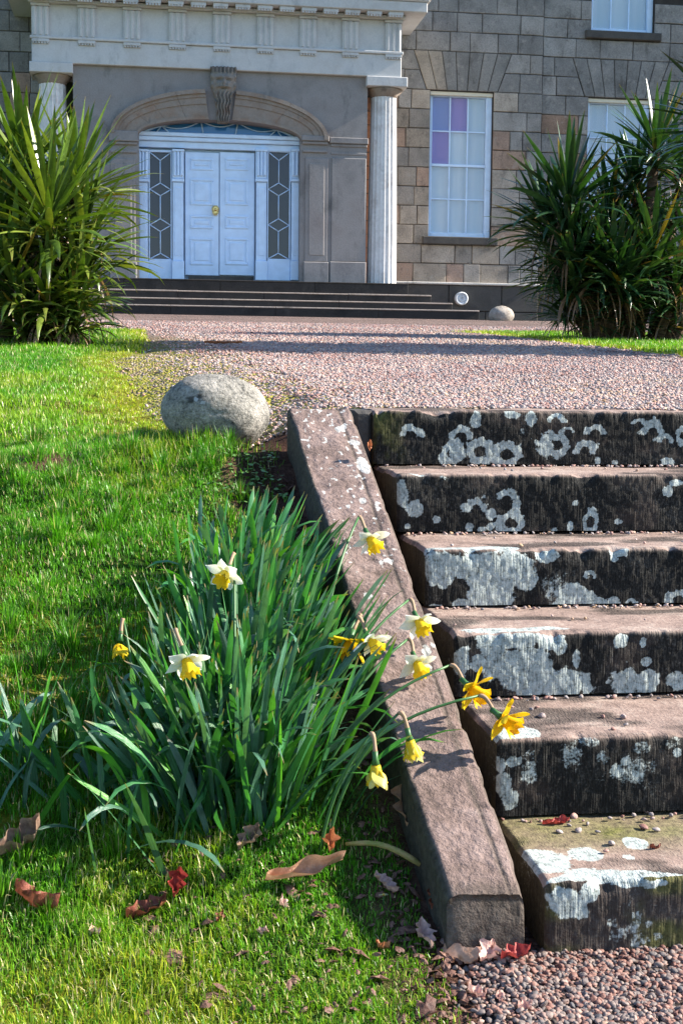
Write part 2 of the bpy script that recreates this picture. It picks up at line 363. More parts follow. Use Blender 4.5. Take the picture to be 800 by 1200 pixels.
# ------------------------------------------------------------------ lie of the land
STEP_X0, STEP_X1 = 0.735, 3.30
HH = [.1832, .1789, .1610, .1627, .1795, .1495]; TREAD = .3765; Y0 = 4.327
SY = [Y0-i*TREAD for i in range(6)]; SZ = [-sum(HH[:i]) for i in range(6)]
LOW = -1.012; HOUSE_Y = 29.60; FRONT_Y = 26.8
HOUSE_Z = float(at_y(350, 371.5, FRONT_Y)[2])
SLOPE = HOUSE_Z/(FRONT_Y-4.75)
def cheek_z(y): return -.872+.442*(np.asarray(y, float)-2.4)
def terrain(x, y, lumps=True):
    x = np.asarray(x, float); y = np.asarray(y, float)
    up = np.clip((y-4.75)*SLOPE, -.02, HOUSE_Z)
    upl = np.clip(-.13+(y-4.5)*.079, -.3, None); k = sst(5.0, 13.0, y); upl = upl*(1-k)+up*k
    near = sst(4.4, 5.8, y)
    side = np.where(x < 2, sst(.62, -.1, x), sst(STEP_X1+.1, STEP_X1+.8, x))       # lawn side of the stairs
    upper = up*(1-side)+upl*side
    hollow = -.12*np.exp(-((x-.34)/.20)**2)*sst(5.7, 4.7, y); upper = upper+hollow*(1-side)
    bank = cheek_z(y)-.125
    bank = np.minimum(bank, upper)
    lowz = LOW-.0*y
    soft = np.log(np.exp((bank-lowz)*22)+1)/22+lowz                                # rounded toe
    instair = (x > STEP_X0-.05) & (x < STEP_X1+.05)
    st = lowz+(np.minimum(upper, -.03)-lowz)*sst(4.55, 4.66, y); st = np.where(y > 4.66, upper, st)
    z = np.where(instair, st, np.minimum(soft, upper+.0))
    if lumps:
        g = np.where(instair, 0, 1)*sst(1.9, 2.4, y)*sst(16, 6, y)
        z = z+g*(fbm(x*3.1, y*3.1, 5, 3)-.5)*.075*sst(.5, .1, np.where(x < 2, x, 0.))+g*(fbm(x*9, y*9, 9, 2)-.5)*.034
    return z
def ground_px(px, py, n=1400, far=40):
    """first meeting of a sight line with the land"""
    d = ray(px, py); t = np.linspace(1.2, far, n*4)/d[1]; P = np.array([0, 0, HC])+d[None]*t[:, None]
    b = P[:, 2] < terrain(P[:, 0], P[:, 1], False); i = int(np.argmax(b)) if b.any() else len(t)-1
    return P[i]
# lawn / drive boundary on the left, x as a function of y (photo edge of the sward), and the mossy fringe
_e = [ground_px(*p) for p in [(205, 505), (185, 492), (165, 470), (150, 445), (150, 425), (172, 408), (168, 396), (150, 388)]]
_e = sorted([(p[1], p[0]) for p in _e]); EY = [4.2]+[a for a, b in _e]+[_e[-1][0]+1.5]; EX = [.16]+[b for a, b in _e]+[_e[-1][1]-3.5]
def edge_x(y): return np.interp(y, EY, EX)
_i = [ground_px(*p) for p in [(560, 391), (600, 402), (660, 413), (720, 420), (800, 427)]]
IX = [p[0] for p in _i]; IY = [p[1] for p in _i]
ITIP = IX[0]; PALM_R = ground_px(745, 399)
def island(x, y):
    """>0 inside the lawn round the right-hand palms"""
    near = np.interp(x, IX+[IX[-1]+6], IY+[IY[-1]-.6]); far = IY[0]+.4+sst(ITIP, ITIP+1.6, x)*1.8+(np.asarray(x)-ITIP)*.12
    return np.minimum(np.minimum((y-near), far-y), (x-ITIP)*.7)
def lawn_d(x, y):
    """metres inside the sward (negative on gravel)"""
    x = np.asarray(x, float); y = np.asarray(y, float)
    l = edge_x(y)-x+.30*(fbm(x*1.3, y*1.3, 3, 3)-.5)*sst(5, 8, y)+.12*(fbm(x*6, y*6, 33, 3)-.5)
    bank = np.where(y < 4.55, .57-x+.02*(fbm(x*7, y*7, 2)-.5)-.16*sst(2.55, 2.05, y)*0, l)
    k = sst(4.35, 4.75, y); l = bank*(1-k)+l*k
    r = np.where(y < 4.6, x-(STEP_X1+.25), -9)
    return np.maximum(np.maximum(l, r), island(x, y))
# ------------------------------------------------------------------ ground sheets
def axis(parts):
    out = [parts[0][0]]
    for a, b, s in parts:
        n = max(1, int(round((b-a)/s))); out += list(a+(b-a)*(np.arange(1, n+1)/n))
    return np.array(out)
XS = axis([(-400, -60, 40), (-60, -12, 3), (-12, -3.5, .3), (-3.5, -1.2, .08), (-1.2, 1.4, .026), (1.4, 4, .06), (4, 12, .3), (12, 60, 3), (60, 400, 40)])
YS = axis([(-400, -20, 38), (-20, 0, 1.5), (0, 1.8, .15), (1.8, 4.9, .026), (4.9, 9, .07), (9, 15, .14), (15, 31, .5), (31, 60, 3), (60, 500, 40)])
GX, GY = np.meshgrid(XS, YS, indexing='ij'); GZ = terrain(GX, GY)
nx, ny = GX.shape; idx = np.arange(nx*ny).reshape(nx, ny)
QG = np.stack([idx[:-1, :-1], idx[1:, :-1], idx[1:, 1:], idx[:-1, 1:]], -1).reshape(-1, 4)
LD = lawn_d(GX, GY)
soil = np.clip(.9*sst(.16, .27, GX)*sst(3.75, 4.0, GY)*(GY < 4.9)*(GX < .8)+sst(.36, .52, GX+.1*(fbm(GX*8, GY*8, 21)-.5))*sst(4.7, 4.3, GY)*(GX < .8)+.9*sst(.60, .72, fbm(GX*4, GY*4, 40))*sst(6, 4.4, GY)*(GY > 3.3), 0, 1)
moss = np.clip(sst(.55, .0, LD)*(GY > 4.6)+.8*sst(.52, .68, fbm(GX*2.2, GY*2.2, 50))*sst(12, 5, GY), 0, 1)
me = np_mesh('ground', np.stack([GX, GY, GZ], -1).reshape(-1, 3), QG, None, M['ground'], True, np.stack([moss, soil, 0*soil], -1).reshape(-1, 3))
tag(link('ground', me), 'grassy earth bank and lawn left of the steps, running out to the horizon', 'ground', kind='structure')
def sheet(name, sel, lift, mat, label, cat, mossy):
    Z = GZ+lift; q = QG[sel.reshape(-1)[QG].all(1)]
    u, inv = np.unique(q, return_inverse=True)
    V = np.stack([GX, GY, Z], -1).reshape(-1, 3)[u]; m_ = mossy.reshape(-1)[u]
    o = link(name, np_mesh(name, V, inv.reshape(-1, 4), None, mat, True, np.stack([m_, m_*0, m_*0], -1)))
    return tag(o, label, cat, kind='structure')
drive = np.clip(-LD*.10, -.03, .008)
sheet('gravel_drive', (GY > 4.58) & (GY < 31) & (np.abs(GX) < 60) & (LD < .5), drive, M['gravel'], 'pinkish grey gravel drive between the steps and the house', 'drive', sst(-1.3, -.25, LD)*sst(14, 8, GY))
low_edge = GX-.575-.16*(fbm(GX*9, GY*9, 71, 3)-.5)
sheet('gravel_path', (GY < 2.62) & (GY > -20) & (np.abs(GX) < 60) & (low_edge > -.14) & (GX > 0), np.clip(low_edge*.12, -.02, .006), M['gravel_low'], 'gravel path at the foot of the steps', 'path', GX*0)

# ------------------------------------------------------------------ garden steps: six lichened slabs
def slab(name, x0, x1, yf, yb, zt, zb, seed, blobs_front, blobs_top, fn=None, parent=None, mat=None, lean=0.):
    xs = axis([(x0, x0+.012, .006), (x0+.012, min(x1, 2.35)-.0, .0042)]+([(2.35, x1-.012, .03), (x1-.012, x1, .006)] if x1 > 2.4 else []))
    R = .011
    pf = [(0, z) for z in np.linspace(zb, zt-R, 42)]
    arc = [(R-R*math.cos(a), zt-R+R*math.sin(a)) for a in np.linspace(.3, math.pi/2, 4)]
    pt = [(d, zt) for d in np.linspace(R*1.6, yb-yf, 44)]
    P = np.array(pf+arc+pt); nf, na = len(pf), len(arc)
    Xg = np.repeat(xs[:, None], len(P), 1); Dg = np.repeat(P[None, :, 0], len(xs), 0).copy(); Zg = np.repeat(P[None, :, 1], len(xs), 0).copy()
    s = np.arange(len(P)); front = s < nf+na-1
    # worn arris: chips bite into the front edge
    e = np.clip(fbm(xs*16, xs*0+seed, seed+1, 3)-.53, 0, 1)*.11+np.clip(fbm(xs*55, xs*0+seed, seed+4, 2)-.55, 0, 1)*.03
    near_edge = np.exp(-((zt-Zg)/.022)**2)*np.exp(-(Dg/.03)**2)
    Zg -= near_edge*e[:, None]*.45; Dg += near_edge*e[:, None]*.4
    rough = (fbm(Xg*9, Zg*9, seed+2, 3)-.5)*.006+(fbm(Xg*100, Zg*55, seed+6, 2)-.5)*.0024
    Dg[:, :nf+na] += rough[:, :nf+na]
    Zg[:, nf+na:] += ((fbm(Xg*7, Dg*14, seed+3, 4)-.5)*.011)[:, nf+na:]
    Dg += lean*(Xg-x0)
    k = np.clip((Xg-x0)/.012, 0, 1); ins = .012*(1-np.sqrt(np.clip(1-(1-k)**2, 0, 1)))
    wZ = np.clip(1-(zt-P[None, :, 1])/.035, 0, 1); wD = np.clip(1-P[None, :, 0]/.035, 0, 1); Zg -= ins*wZ; Dg += ins*wD
    V = np.stack([Xg, yf+Dg, Zg], -1)
    # masks
    wf = (fbm(Xg*18, Zg*18, seed+8, 4)-.5); wg = (fbm(Xg*60, Zg*60, seed+9, 3)-.5)
    L = np.zeros_like(Xg)
    for b in blobs_front:
        cx, cy, rx, ry = b[:4]; kd = b[4] if len(b) > 4 else 'd'
        c = at_y(cx, cy, yf); sx = at_y(cx+rx, cy, yf)[0]-c[0]; sz = c[2]-at_y(cx, cy+ry, yf)[2]
        dx, dz = (Xg-c[0])/sx, (Zg-c[2])/sz; r = np.hypot(dx, dz)*(1+.75*wf+.75*wg)
        if kd == 'd': v = sst(1.25, .75, r)
        elif kd == 'g': v = sst(1.2, .8, r)*.47
        elif kd == 'f': v = sst(1.3, .3, r)*.55
        else:
            v = sst(.36, .58, r)*sst(1.22, .98, r)
            if kd == 'a': v = v*sst(-.45, .1, dz+.3*wf)
        L = np.where(front, np.maximum(L, v), L)
    dx = np.zeros_like(L)
    wt = (fbm(Xg*14, Dg*20, seed+12, 4)-.5)
    for cx, cy, rx, ry in blobs_top:
        c = at_z(cx, cy, zt); sx = at_z(cx+rx, cy, zt)[0]-c[0]; sy = at_z(cx, cy-ry, zt)[1]-c[1]
        r = np.hypot((Xg-c[0])/sx, (yf+Dg-c[1])/sy)*(1+.7*wt)
        L = np.where(front, L, np.maximum(L, sst(1.15, .85, r)))
    clean = np.where(front, np.exp(-((zt-Zg)/.006)**2)*.8, 1.0)
    clean = np.where(front, np.maximum(clean, .10*sst(.60, .75, fbm(Xg*6, Zg*10, seed+14, 4))), clean*(1-.0*L))
    clean = np.where(~front, np.clip(1-.75*sst(.52, .66, fbm(Xg*4, Dg*10, seed+15, 4)), 0, 1), clean)
    green = np.zeros_like(L)
    if fn: L, green, clean = fn(Xg, Dg, Zg, front, L, green, clean)
    n1, n2 = len(xs), len(P); ii = np.arange(n1*n2).reshape(n1, n2)
    q = np.stack([ii[:-1, :-1], ii[1:, :-1], ii[1:, 1:], ii[:-1, 1:]], -1).reshape(-1, 4)
    VV = V.reshape(-1, 3); A = np.stack([L, green, clean], -1).reshape(-1, 3)
    # end caps and underside
    T = []; extra = []; ea = []
    for col, flip in ((0, 0), (n1-1, 1)):
        c = len(VV)+len(extra); x = xs[col]; extra.append((x, (yf+yb)/2, (zt+zb)/2)); ea.append((0, .2, .15))
        c2 = len(VV)+len(extra); extra.append((x, yb, zb)); ea.append((0, .2, .15))
        loop = list(ii[col])+[c2]
        base_ = len(VV)+len(extra); allv = np.concatenate([VV, np.array(extra)]); alla = np.concatenate([A, np.array(ea)])
        for v in loop: extra.append(tuple(allv[v])); ea.append((alla[v][0]*.3, .25, .12))
        loop = [base_+k for k in range(len(loop))]
        for a, b in zip(loop, loop[1:]+loop[:1]): T.append((c, a, b) if flip else (c, b, a))
    VV = np.concatenate([VV, extra]); A = np.concatenate([A, ea])
    return link(name, np_mesh(name, VV, q, T, mat or M['step'], True, A), parent)
FB = [
 [(482,510,13,11,'a'),(540,512,13,14,'a'),(530,532,15,13,'r'),(561,529,15,14,'r'),(533,530,8,11),(594,532,16,12,'r'),(557,492,7,11),(622,490,8,9),(599,486,9,5),(652,494,11,7,'a'),(665,506,8,6,'a'),(650,522,17,13,'r'),(642,525,6,8),(697,507,14,9,'a'),(684,530,13,14,'a'),(700,540,4,4),(720,542,5,3),(748,496,7,6,'a'),(764,507,14,14,'a'),(780,517,9,9,'a'),(799,510,8,11,'r'),(780,541,8,5),(612,505,6,5,'f')],
 [(470,578,8,13),(487,597,9,10),(511,609,4,4),(477,617,4,4),(558,598,13,12,'a'),(575,602,6,7),(549,618,4,5),(563,621,4,3),(574,617,4,4),(597,613,14,13,'r'),(594,584,12,8,'a'),(604,592,4,6),(668,616,4,7),(692,612,9,13,'r'),(674,590,3,3),(723,611,4,3),(782,576,6,7),(793,566,9,4),(649,621,4,3),(520,560,8,4,'f')],
 [(516,668,20,22),(555,664,42,17),(600,668,24,20),(575,690,26,24),(615,678,12,14),(545,712,18,11),(510,714,11,7),(583,704,18,10),(642,650,13,9),(608,714,7,4),(625,672,6,12,'f'),(672,704,24,18),(702,708,8,7),(719,706,9,10),(738,708,7,7,'r'),(745,708,3,4),(692,676,8,8,'a'),(724,648,10,5),(719,655,5,4),(796,704,16,14,'r'),(650,690,20,20,'f')],
 [(541,776,10,18),(575,755,18,18),(602,750,28,11),(605,780,38,22),(560,778,10,12),(632,800,45,18),(662,800,30,18),(655,756,10,12),(675,772,5,14),(733,800,15,18),(757,800,15,15),(730,812,10,4),(727,752,8,7),(753,753,4,8),(757,775,6,6),(792,797,12,11),(640,750,12,10)],
 [(586,897,6,10),(601,893,8,6),(588,920,8,14),(597,936,9,10),(690,869,13,7,'g'),(706,888,8,9,'g'),(721,902,5,7),(733,892,7,5),(750,876,10,7,'g'),(787,871,9,6,'g'),(793,881,4,4),(668,885,14,22,'f'),(620,905,12,24,'f'),(740,905,30,20,'f')],
 [(660,1056,22,19),(682,1068,6,7),(692,1046,14,11),(717,1082,7,7,'g'),(724,1096,12,9,'g'),(746,1078,6,9,'g'),(747,1100,9,9,'g'),(743,1110,8,7,'g'),(759,1083,6,5,'g'),(771,1097,7,6,'g'),(758,1103,6,6,'g'),(736,1093,8,8,'g'),(725,1062,3,3,'g'),(731,1060,3,3,'g'),(737,1060,3,3,'g'),(768,1061,3,3,'g'),(766,1113,3,3,'g'),(687,1091,3,3,'g'),(750,1036,40,5)],
]
TB = [
 [], [(490,556,14,1)],
 [(540,643,50,2),(580,641,30,1.5)], [(590,738,50,2),(640,736,30,1.5)],
 [(606,857,26,9),(590,864,14,6)],
 [(637,1009,31,15),(688,1000,19,8),(743,988,16,6),(736,1003,7,3),(692,1025,38,9),(662,1034,20,9),(752,1025,40,6),(792,1028,12,6)],
]
def low_fn(X, D, Z, front, L, g, c):
    g = np.where(front, .9*sst(.35, .6, fbm(X*9, Z*14, 61)), sst(.10, .26, D+.08*(fbm(X*8, D*8, 62)-.5))*sst(1.7, .9, X))
    return L, np.clip(g, 0, 1), np.where(front, .15, c)
def top_fn(X, D, Z, front, L, g, c):
    return L, np.where(front, .75*sst(.12, .02, X-STEP_X0)*sst(.3, .6, fbm(X*20, Z*20, 63)), 0), c
stairs = empty('garden_steps', (1.9, 3.2, LOW), 'flight of six dark stone steps blotched with white lichen, from lower path to gravel drive', 'steps')
for i in range(6):
    zb = SZ[i]-HH[i]+.008 if i < 5 else LOW-.12
    yb = SY[i]+TREAD+.06 if i else SY[0]+.30
    jit = [-.004, .0, .006, -.003, .004, 0][i]
    fn = low_fn if i == 5 else top_fn if i == 0 else None
    o = slab('step', STEP_X0+.0046*i+jit, STEP_X1, SY[i], yb, SZ[i], zb, 100+i*31, FB[i], TB[i], fn, None)
    o.parent = stairs; o.matrix_parent_inverse = Matrix.Translation((-1.9, -3.2, -LOW))
stub = MB(); stub.box(.672, STEP_X0-.006, 4.36, 4.75, -.2, -.004, .012)
o = stub.build('edging_stone', M['dark_stone']); o.parent = stairs; o.matrix_parent_inverse = Matrix.Translation((-1.9, -3.2, -LOW))

# ------------------------------------------------------------------ sloping cheek stones
def cheek(x_top, x_bot, wt, wb, label, seed, detail=True):
    ny_, nx_ = (330, 44) if detail else (40, 12)
    yb, yf = 4.36, 2.40
    V = []; A = []
    R = .012
    prof = [(-.0, -.34)]+[(-.0, z) for z in np.linspace(-.18, -R, 12)]+[(R-R*math.cos(a), -R+R*math.sin(a)) for a in (.5, 1.05)]
    n_side = len(prof)
    us = np.linspace(0, 1, nx_)
    ys = np.concatenate([np.linspace(yf, yb, ny_)])
    t = (ys-yf)/(yb-yf); xl = x_bot+(x_top-x_bot)*t; wd = wb+(wt-wb)*t; zc = cheek_z(ys)+.006
    cols = []
    for (dx, dz) in prof: cols.append((xl+dx, zc+dz, 0))
    for u in us: cols.append((xl+R+(wd-2*R)*u, zc+0*u, 1))
    for (dx, dz) in prof[::-1]: cols.append((xl+wd-dx, zc+dz, 2))
    Xg = np.stack([c[0] for c in cols], 1); Zg = np.stack([c[1] for c in cols], 1); Yg = np.repeat(ys[:, None], len(cols), 1)
    kind = np.array([c[2] for c in cols]); top = kind == 1
    rx = (Xg-xl[:, None])/wd[:, None]
    edge = np.exp(-((rx-1)/.10)**2)+np.exp(-(rx/.08)**2)
    e = np.clip(fbm(Yg*9, Yg*0+3, seed, 4)-.50, 0, 1)*.055
    Zg = Zg-edge*e*.6*(Zg > zc[:, None]-.05)
    Xg = Xg+np.where(kind == 2, -e*.5, 0)*(Zg > zc[:, None]-.1)
    Zg = Zg+np.where(kind == 1, (fbm(Xg*12, Yg*9, seed+2, 4)-.5)*.014+(fbm(Xg*45, Yg*45, seed+3, 3)-.5)*.004, 0)
    crack = np.abs(rx-.80-.08*(fbm(Yg*3, Yg*0, seed+5, 3)-.5)-.03*(fbm(Yg*14, Yg*0, seed+6, 3)-.5))
    Zg = Zg-np.where(top, .0030*sst(.030, .0, crack)*sst(.35, .5, fbm(Yg*2.2, Yg*0+9, seed+7, 2)), 0)
    L = np.zeros_like(Xg)
    for cx, cy, rr, ry in [(427,548,10,13),(415,520,9,5),(398,505,7,4),(425,590,6,5),(512,756,9,8),(545,840,8,8),(455,660,7,4),(432,702,5,4),(567,905,8,14),(600,968,9,7),(590,945,6,8),(444,560,4,9),(500,765,7,6)]:
        d = ray(cx, cy); tt = (cheek_z(0)-HC)/(d[2]-.442*d[1]); c = np.array([0, 0, HC])+d*tt
        sc = F/c[1]; L = np.maximum(L, .7*sst(1.2, .7, np.hypot((Xg-c[0])/(rr/sc), (Yg-c[1])/(ry/sc*1.6))*(1+1.1*(fbm(Xg*40, Yg*40, seed+8, 3)-.5))))
    dots = sst(.76, .82, vn(Xg*85, Yg*65, seed+9))*sst(2.9, 3.6, Yg)*(kind == 1)*.62
    L = np.where(kind == 1, np.maximum(L, dots), np.where(kind == 2, L*.6, L*.2))
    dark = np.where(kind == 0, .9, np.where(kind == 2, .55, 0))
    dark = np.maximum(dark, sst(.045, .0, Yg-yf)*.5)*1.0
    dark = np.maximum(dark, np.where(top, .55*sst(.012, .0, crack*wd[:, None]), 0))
    nr, nc = Xg.shape; ii = np.arange(nr*nc).reshape(nr, nc)
    q = np.stack([ii[:-1, :-1], ii[:-1, 1:], ii[1:, 1:], ii[1:, :-1]], -1).reshape(-1, 4)[:, ::-1]
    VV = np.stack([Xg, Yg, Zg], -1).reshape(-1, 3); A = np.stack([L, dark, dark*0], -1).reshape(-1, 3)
    # vertical front and back faces as fine strips
    Tq = []; ex = []; ea = []
    base = len(VV); nz = 16
    row = ii[0]
    for k in range(1, nz+1):
        f = k/nz
        for j, v in enumerate(row):
            p = VV[v]; z = p[2]*(1-f)+(LOW-.08)*f; z = min(z, p[2])
            bulge = -.012*math.sin(min(1, f*3)*math.pi/2)+.003*float(fbm(p[0]*40, z*40, 4, 2)-.5)
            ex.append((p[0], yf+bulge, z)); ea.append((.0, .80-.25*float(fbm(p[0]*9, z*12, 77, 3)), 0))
    prev = row
    for k in range(nz):
        cur = base+k*nc+np.arange(nc)
        for j in range(nc-1): Tq.append((prev[j], cur[j], cur[j+1], prev[j+1]))
        prev = cur
    VV = np.concatenate([VV, ex]); A = np.concatenate([A, ea]); q = np.concatenate([q, np.array(Tq)])
    c0 = len(VV); VV = np.concatenate([VV, [(x_top+wt/2, yb, -.2)]]); A = np.concatenate([A, [(0, .9, 0)]])
    T = [(c0, a, b) for a, b in zip(ii[-1][:-1], ii[-1][1:])]
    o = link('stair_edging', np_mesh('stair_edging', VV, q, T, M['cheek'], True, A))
    return tag(o, label, 'edging stone')
cheek(.454, .552, .207, .152, 'long sloping pinkish stone edging left of the steps beside the daffodils', 500)

# ------------------------------------------------------------------ stone balls
def blob(name, c, r, seed, mat, rot=0., egg=0., marks=()):
    nu, nv = 120, 70; u = np.linspace(0, 2*np.pi, nu, endpoint=False); v = np.linspace(0, np.pi, nv)
    U, W = np.meshgrid(u, v, indexing='ij'); D = np.stack([np.cos(U)*np.sin(W), np.sin(U)*np.sin(W), np.cos(W)], -1)
    k = 1+.07*(fbm(D[..., 0]*2+5, D[..., 2]*2+D[..., 1]*2, seed, 3)-.5)+.016*(fbm(D[..., 0]*22+D[..., 1]*9, D[..., 2]*22, seed+3, 3)-.5)
    P = D*k[..., None]; P[..., 2] *= 1+egg*P[..., 0]; P = P*np.array(r)
    ca, sa = math.cos(rot), math.sin(rot); X = P[..., 0]*ca-P[..., 2]*sa; Z = P[..., 0]*sa+P[..., 2]*ca; P = np.stack([X, P[..., 1], Z], -1)
    ii = np.arange(nu*nv).reshape(nu, nv); jj = np.roll(ii, -1, 0)
    q = np.stack([ii[:, :-1], jj[:, :-1], jj[:, 1:], ii[:, 1:]], -1).reshape(-1, 4)[:, ::-1]
    A = np.zeros((nu, nv, 3))
    for (dx, dz, s, ch, val) in marks:
        front = P[..., 1] < 0; w_ = 1+1.3*(fbm(P[..., 0]*60, P[..., 2]*60, seed+ch, 3)-.5)
        A[..., ch] = np.maximum(A[..., ch], np.where(front, sst(1.2, .7, np.hypot(P[..., 0]-dx, P[..., 2]-dz)/s*w_)*val, 0))
    o = link(name, np_mesh(name, P.reshape(-1, 3), q, None, mat, True, A.reshape(-1, 3))); o.location = c; return o
b = blob('stone_ball', (.236, 4.58, -.018), (.180, .165, .130), 3, M['boulder'], -.10, .04, [(-.085, .045, .012, 1, .8), (-.058, .054, .010, 1, .8), (-.07, .042, .009, 0, .75), (-.045, .035, .008, 0, .7)])
tag(b, 'large rough grey egg-shaped boulder on the grass at the top of the bank', 'stone ball')
_p = ground_px(590, 376.5, far=27)
b = blob('stone_ball', (_p[0], _p[1]+.2, _p[2]+.12), (.245, .245, .185), 8, M['ball'])
tag(b, 'smooth pale stone ball on the gravel against the house plinth', 'stone ball')

# ------------------------------------------------------------------ the house
house = empty('house', (3, HOUSE_Y, HOUSE_Z), 'grey sandstone country house front with white double door under arched stone porch', 'house')
HI = Matrix.Translation((-3, -HOUSE_Y, -HOUSE_Z))
def hp(o, parent=None):
    o.parent = parent or house
    o.matrix_parent_inverse = HI if parent is None else Matrix()
    return o
def part(mb, name, mat, parent=None): return hp(mb.build(name, M[mat]), parent)
WX0, WX1, WZ0, WZ1 = -16., 22., HOUSE_Z-.3, 11.
LEDGE = float(at_y(560, 332, HOUSE_Y)[2]); ROW = .4115
CORN = 8.63; SETB = .07
wins = []
for r_, nrow in [((503, 110, 576.5, 278), 4), ((687, 118, 760, 286), 4), ((692.5, -78, 768.5, 38), 2)]:
    x0, x1, z0, z1 = rect(*r_, HOUSE_Y+(SETB if r_[0] > 600 else 0)); wins.append([x0, x1, z0, z1, nrow])
wins[1][2:4] = [wins[0][2], wins[0][3]]
wins[2][0] = wins[1][0]+.02; wins[2][1] = wins[2][0]+(wins[1][1]-wins[1][0])
wins[0][3] = LEDGE+ROW*10-.02; wins[1][3] = wins[0][3]
PX0, PX1 = -2.15, 5.20                                                # span hidden behind the porch
# backing: cuboids round the openings
cx = sorted({WX0, WX1, CORN, *[w_[0] for w_ in wins], *[w_[1] for w_ in wins]}); cz = sorted({WZ0, WZ1, *[w_[2] for w_ in wins], *[w_[3] for w_ in wins]})
bk = MB()
for xa, xb in zip(cx, cx[1:]):
    for za, zb in zip(cz, cz[1:]):
        if any(w_[0]-1e-6 <= xa and xb <= w_[1]+1e-6 and w_[2]-1e-6 <= za and zb <= w_[3]+1e-6 for w_ in wins): continue
        s_ = SETB if xa >= CORN-1e-6 else 0
        bk.box(xa, xb, HOUSE_Y+.03+s_, HOUSE_Y+.6, za, zb)
part(bk, 'wall', 'mortar')
rf = MB(); rf.box(WX0-.3, WX1+.3, HOUSE_Y-.4, HOUSE_Y+.7, WZ1, WZ1+.35); rf.box(WX0, WX1, HOUSE_Y+.6, HOUSE_Y+10, WZ0, WZ1+.1); part(rf, 'parapet', 'screen_stone')
SC = [(.29, .245, .195), (.27, .235, .195), (.31, .265, .215), (.25, .225, .195), (.28, .235, .185), (.255, .235, .21)]; PINK = [(.32, .225, .17), (.30, .21, .155)]; GREY = [(.205, .195, .18), (.225, .215, .20), (.19, .182, .17), (.24, .225, .205)]
def stone(P, y, colr):
    P = [(a+random.uniform(-.005, .005), b+random.uniform(-.005, .005)) for a, b in P]
    mb = MB(); mb.prism(P, y+random.uniform(-.007, .007), y+.06, random.uniform(.008, .016)); o = part(mb, 'stone', 'ashlar'); o.color = (*colr, 1); return o
def pick(x, z):
    r = random.random()
    if x < 8.0 and z < 6.4 and r < .17: c = random.choice(PINK)
    elif x > 7.7 and r < .05 and z < 6.6: c = (.21, .14, .10)
    elif x > 7.9 or z > 6.6 or x < 0: c = random.choice(GREY)
    else: c = random.choice(SC)
    k = random.uniform(.86, 1.14); return tuple(v*k*g_ for v, g_ in zip(c, (1.13, 1.12, 1.12)))
J = .007
def flare(w_, z):
    """half-open span taken by the flat arch over a window at height z"""
    f = np.clip((z-w_[3])/(2*ROW), 0, 1); g = .08+.30*f
    return w_[0]-g, w_[1]+g
def row_stones(xa, xb, k, y):
    z0, z1 = LEDGE+k*ROW, LEDGE+(k+1)*ROW; zm = (z0+z1)/2
    cuts = []
    for w_ in wins:
        if w_[2]+.02 < zm < w_[3]+.03: cuts.append((w_[0], w_[1], w_[0], w_[1], 0))
        elif w_[3]+.03 < zm < w_[3]+2*ROW:
            a, b = flare(w_, z0-w_[3]*0), flare(w_, z1); cuts.append((a[0], a[1], b[0], b[1], 1))
    segs = [[xa, xa, None]]
    spans = []; la, lb = (xa, xa)
    for c in sorted(cuts):
        if c[1] <= xa or c[0] >= xb: continue
        spans.append((la, lb, c[0], c[2])); la, lb = c[1], c[3]
    spans.append((la, lb, xb, xb))
    for a0, a1, b0, b1 in spans:
        a, b = max(a0, a1), min(b0, b1)
        if b-a < .12: continue
        L_ = b-a; xs = [a]; long_ = (k % 2 == 0)
        while b-xs[-1] > .98:
            wd_ = random.choice((.62, .75, .85)) if long_ else random.choice((.38, .44, .55)); xs.append(xs[-1]+wd_); long_ = not long_ if random.random() < .75 else long_
        if b-xs[-1] > .62: xs.append(xs[-1]+(b-xs[-1])*random.choice((.4, .6)))
        xs.append(b)
        for i in range(len(xs)-1):
            p0, p1 = xs[i], xs[i+1]
            l0 = a0 if i == 0 else p0; l1 = a1 if i == 0 else p0; r0 = b0 if i == len(xs)-2 else p1; r1 = b1 if i == len(xs)-2 else p1
            stone([(l0+J, z0+J), (r0-J, z0+J), (r1-J, z1-J), (l1+J, z1-J)], y, pick((p0+p1)/2, zm))
for k in range(0, 15):
    row_stones(5.06, CORN, k, HOUSE_Y); row_stones(CORN+.004, 12.9, k, HOUSE_Y+SETB)
    if k > 6: row_stones(-3.9, -2.05, k, HOUSE_Y)
for wi in (0, 1):
    w_ = wins[wi]; z0, z1 = LEDGE+10*ROW, LEDGE+12*ROW; y = HOUSE_Y+(SETB if wi else 0)
    fb, ft = flare(w_, z0), flare(w_, z1)
    for i in range(7):
        f0, f1 = i/7, (i+1)/7; B = lambda f: fb[0]+(fb[1]-fb[0])*f; T_ = lambda f: ft[0]+(ft[1]-ft[0])*f
        mb = MB(); mb.prism([(B(f0)+J, z0+J), (B(f1)-J, z0+J), (T_(f1)-J, z1-J), (T_(f0)+J, z1-J)], y+random.uniform(-.004, .004), y+.06, .01)
        o = part(mb, 'arch_stone', 'ashlar'); o.color = (*random.choice(GREY if wi or i > 1 else SC), 1)
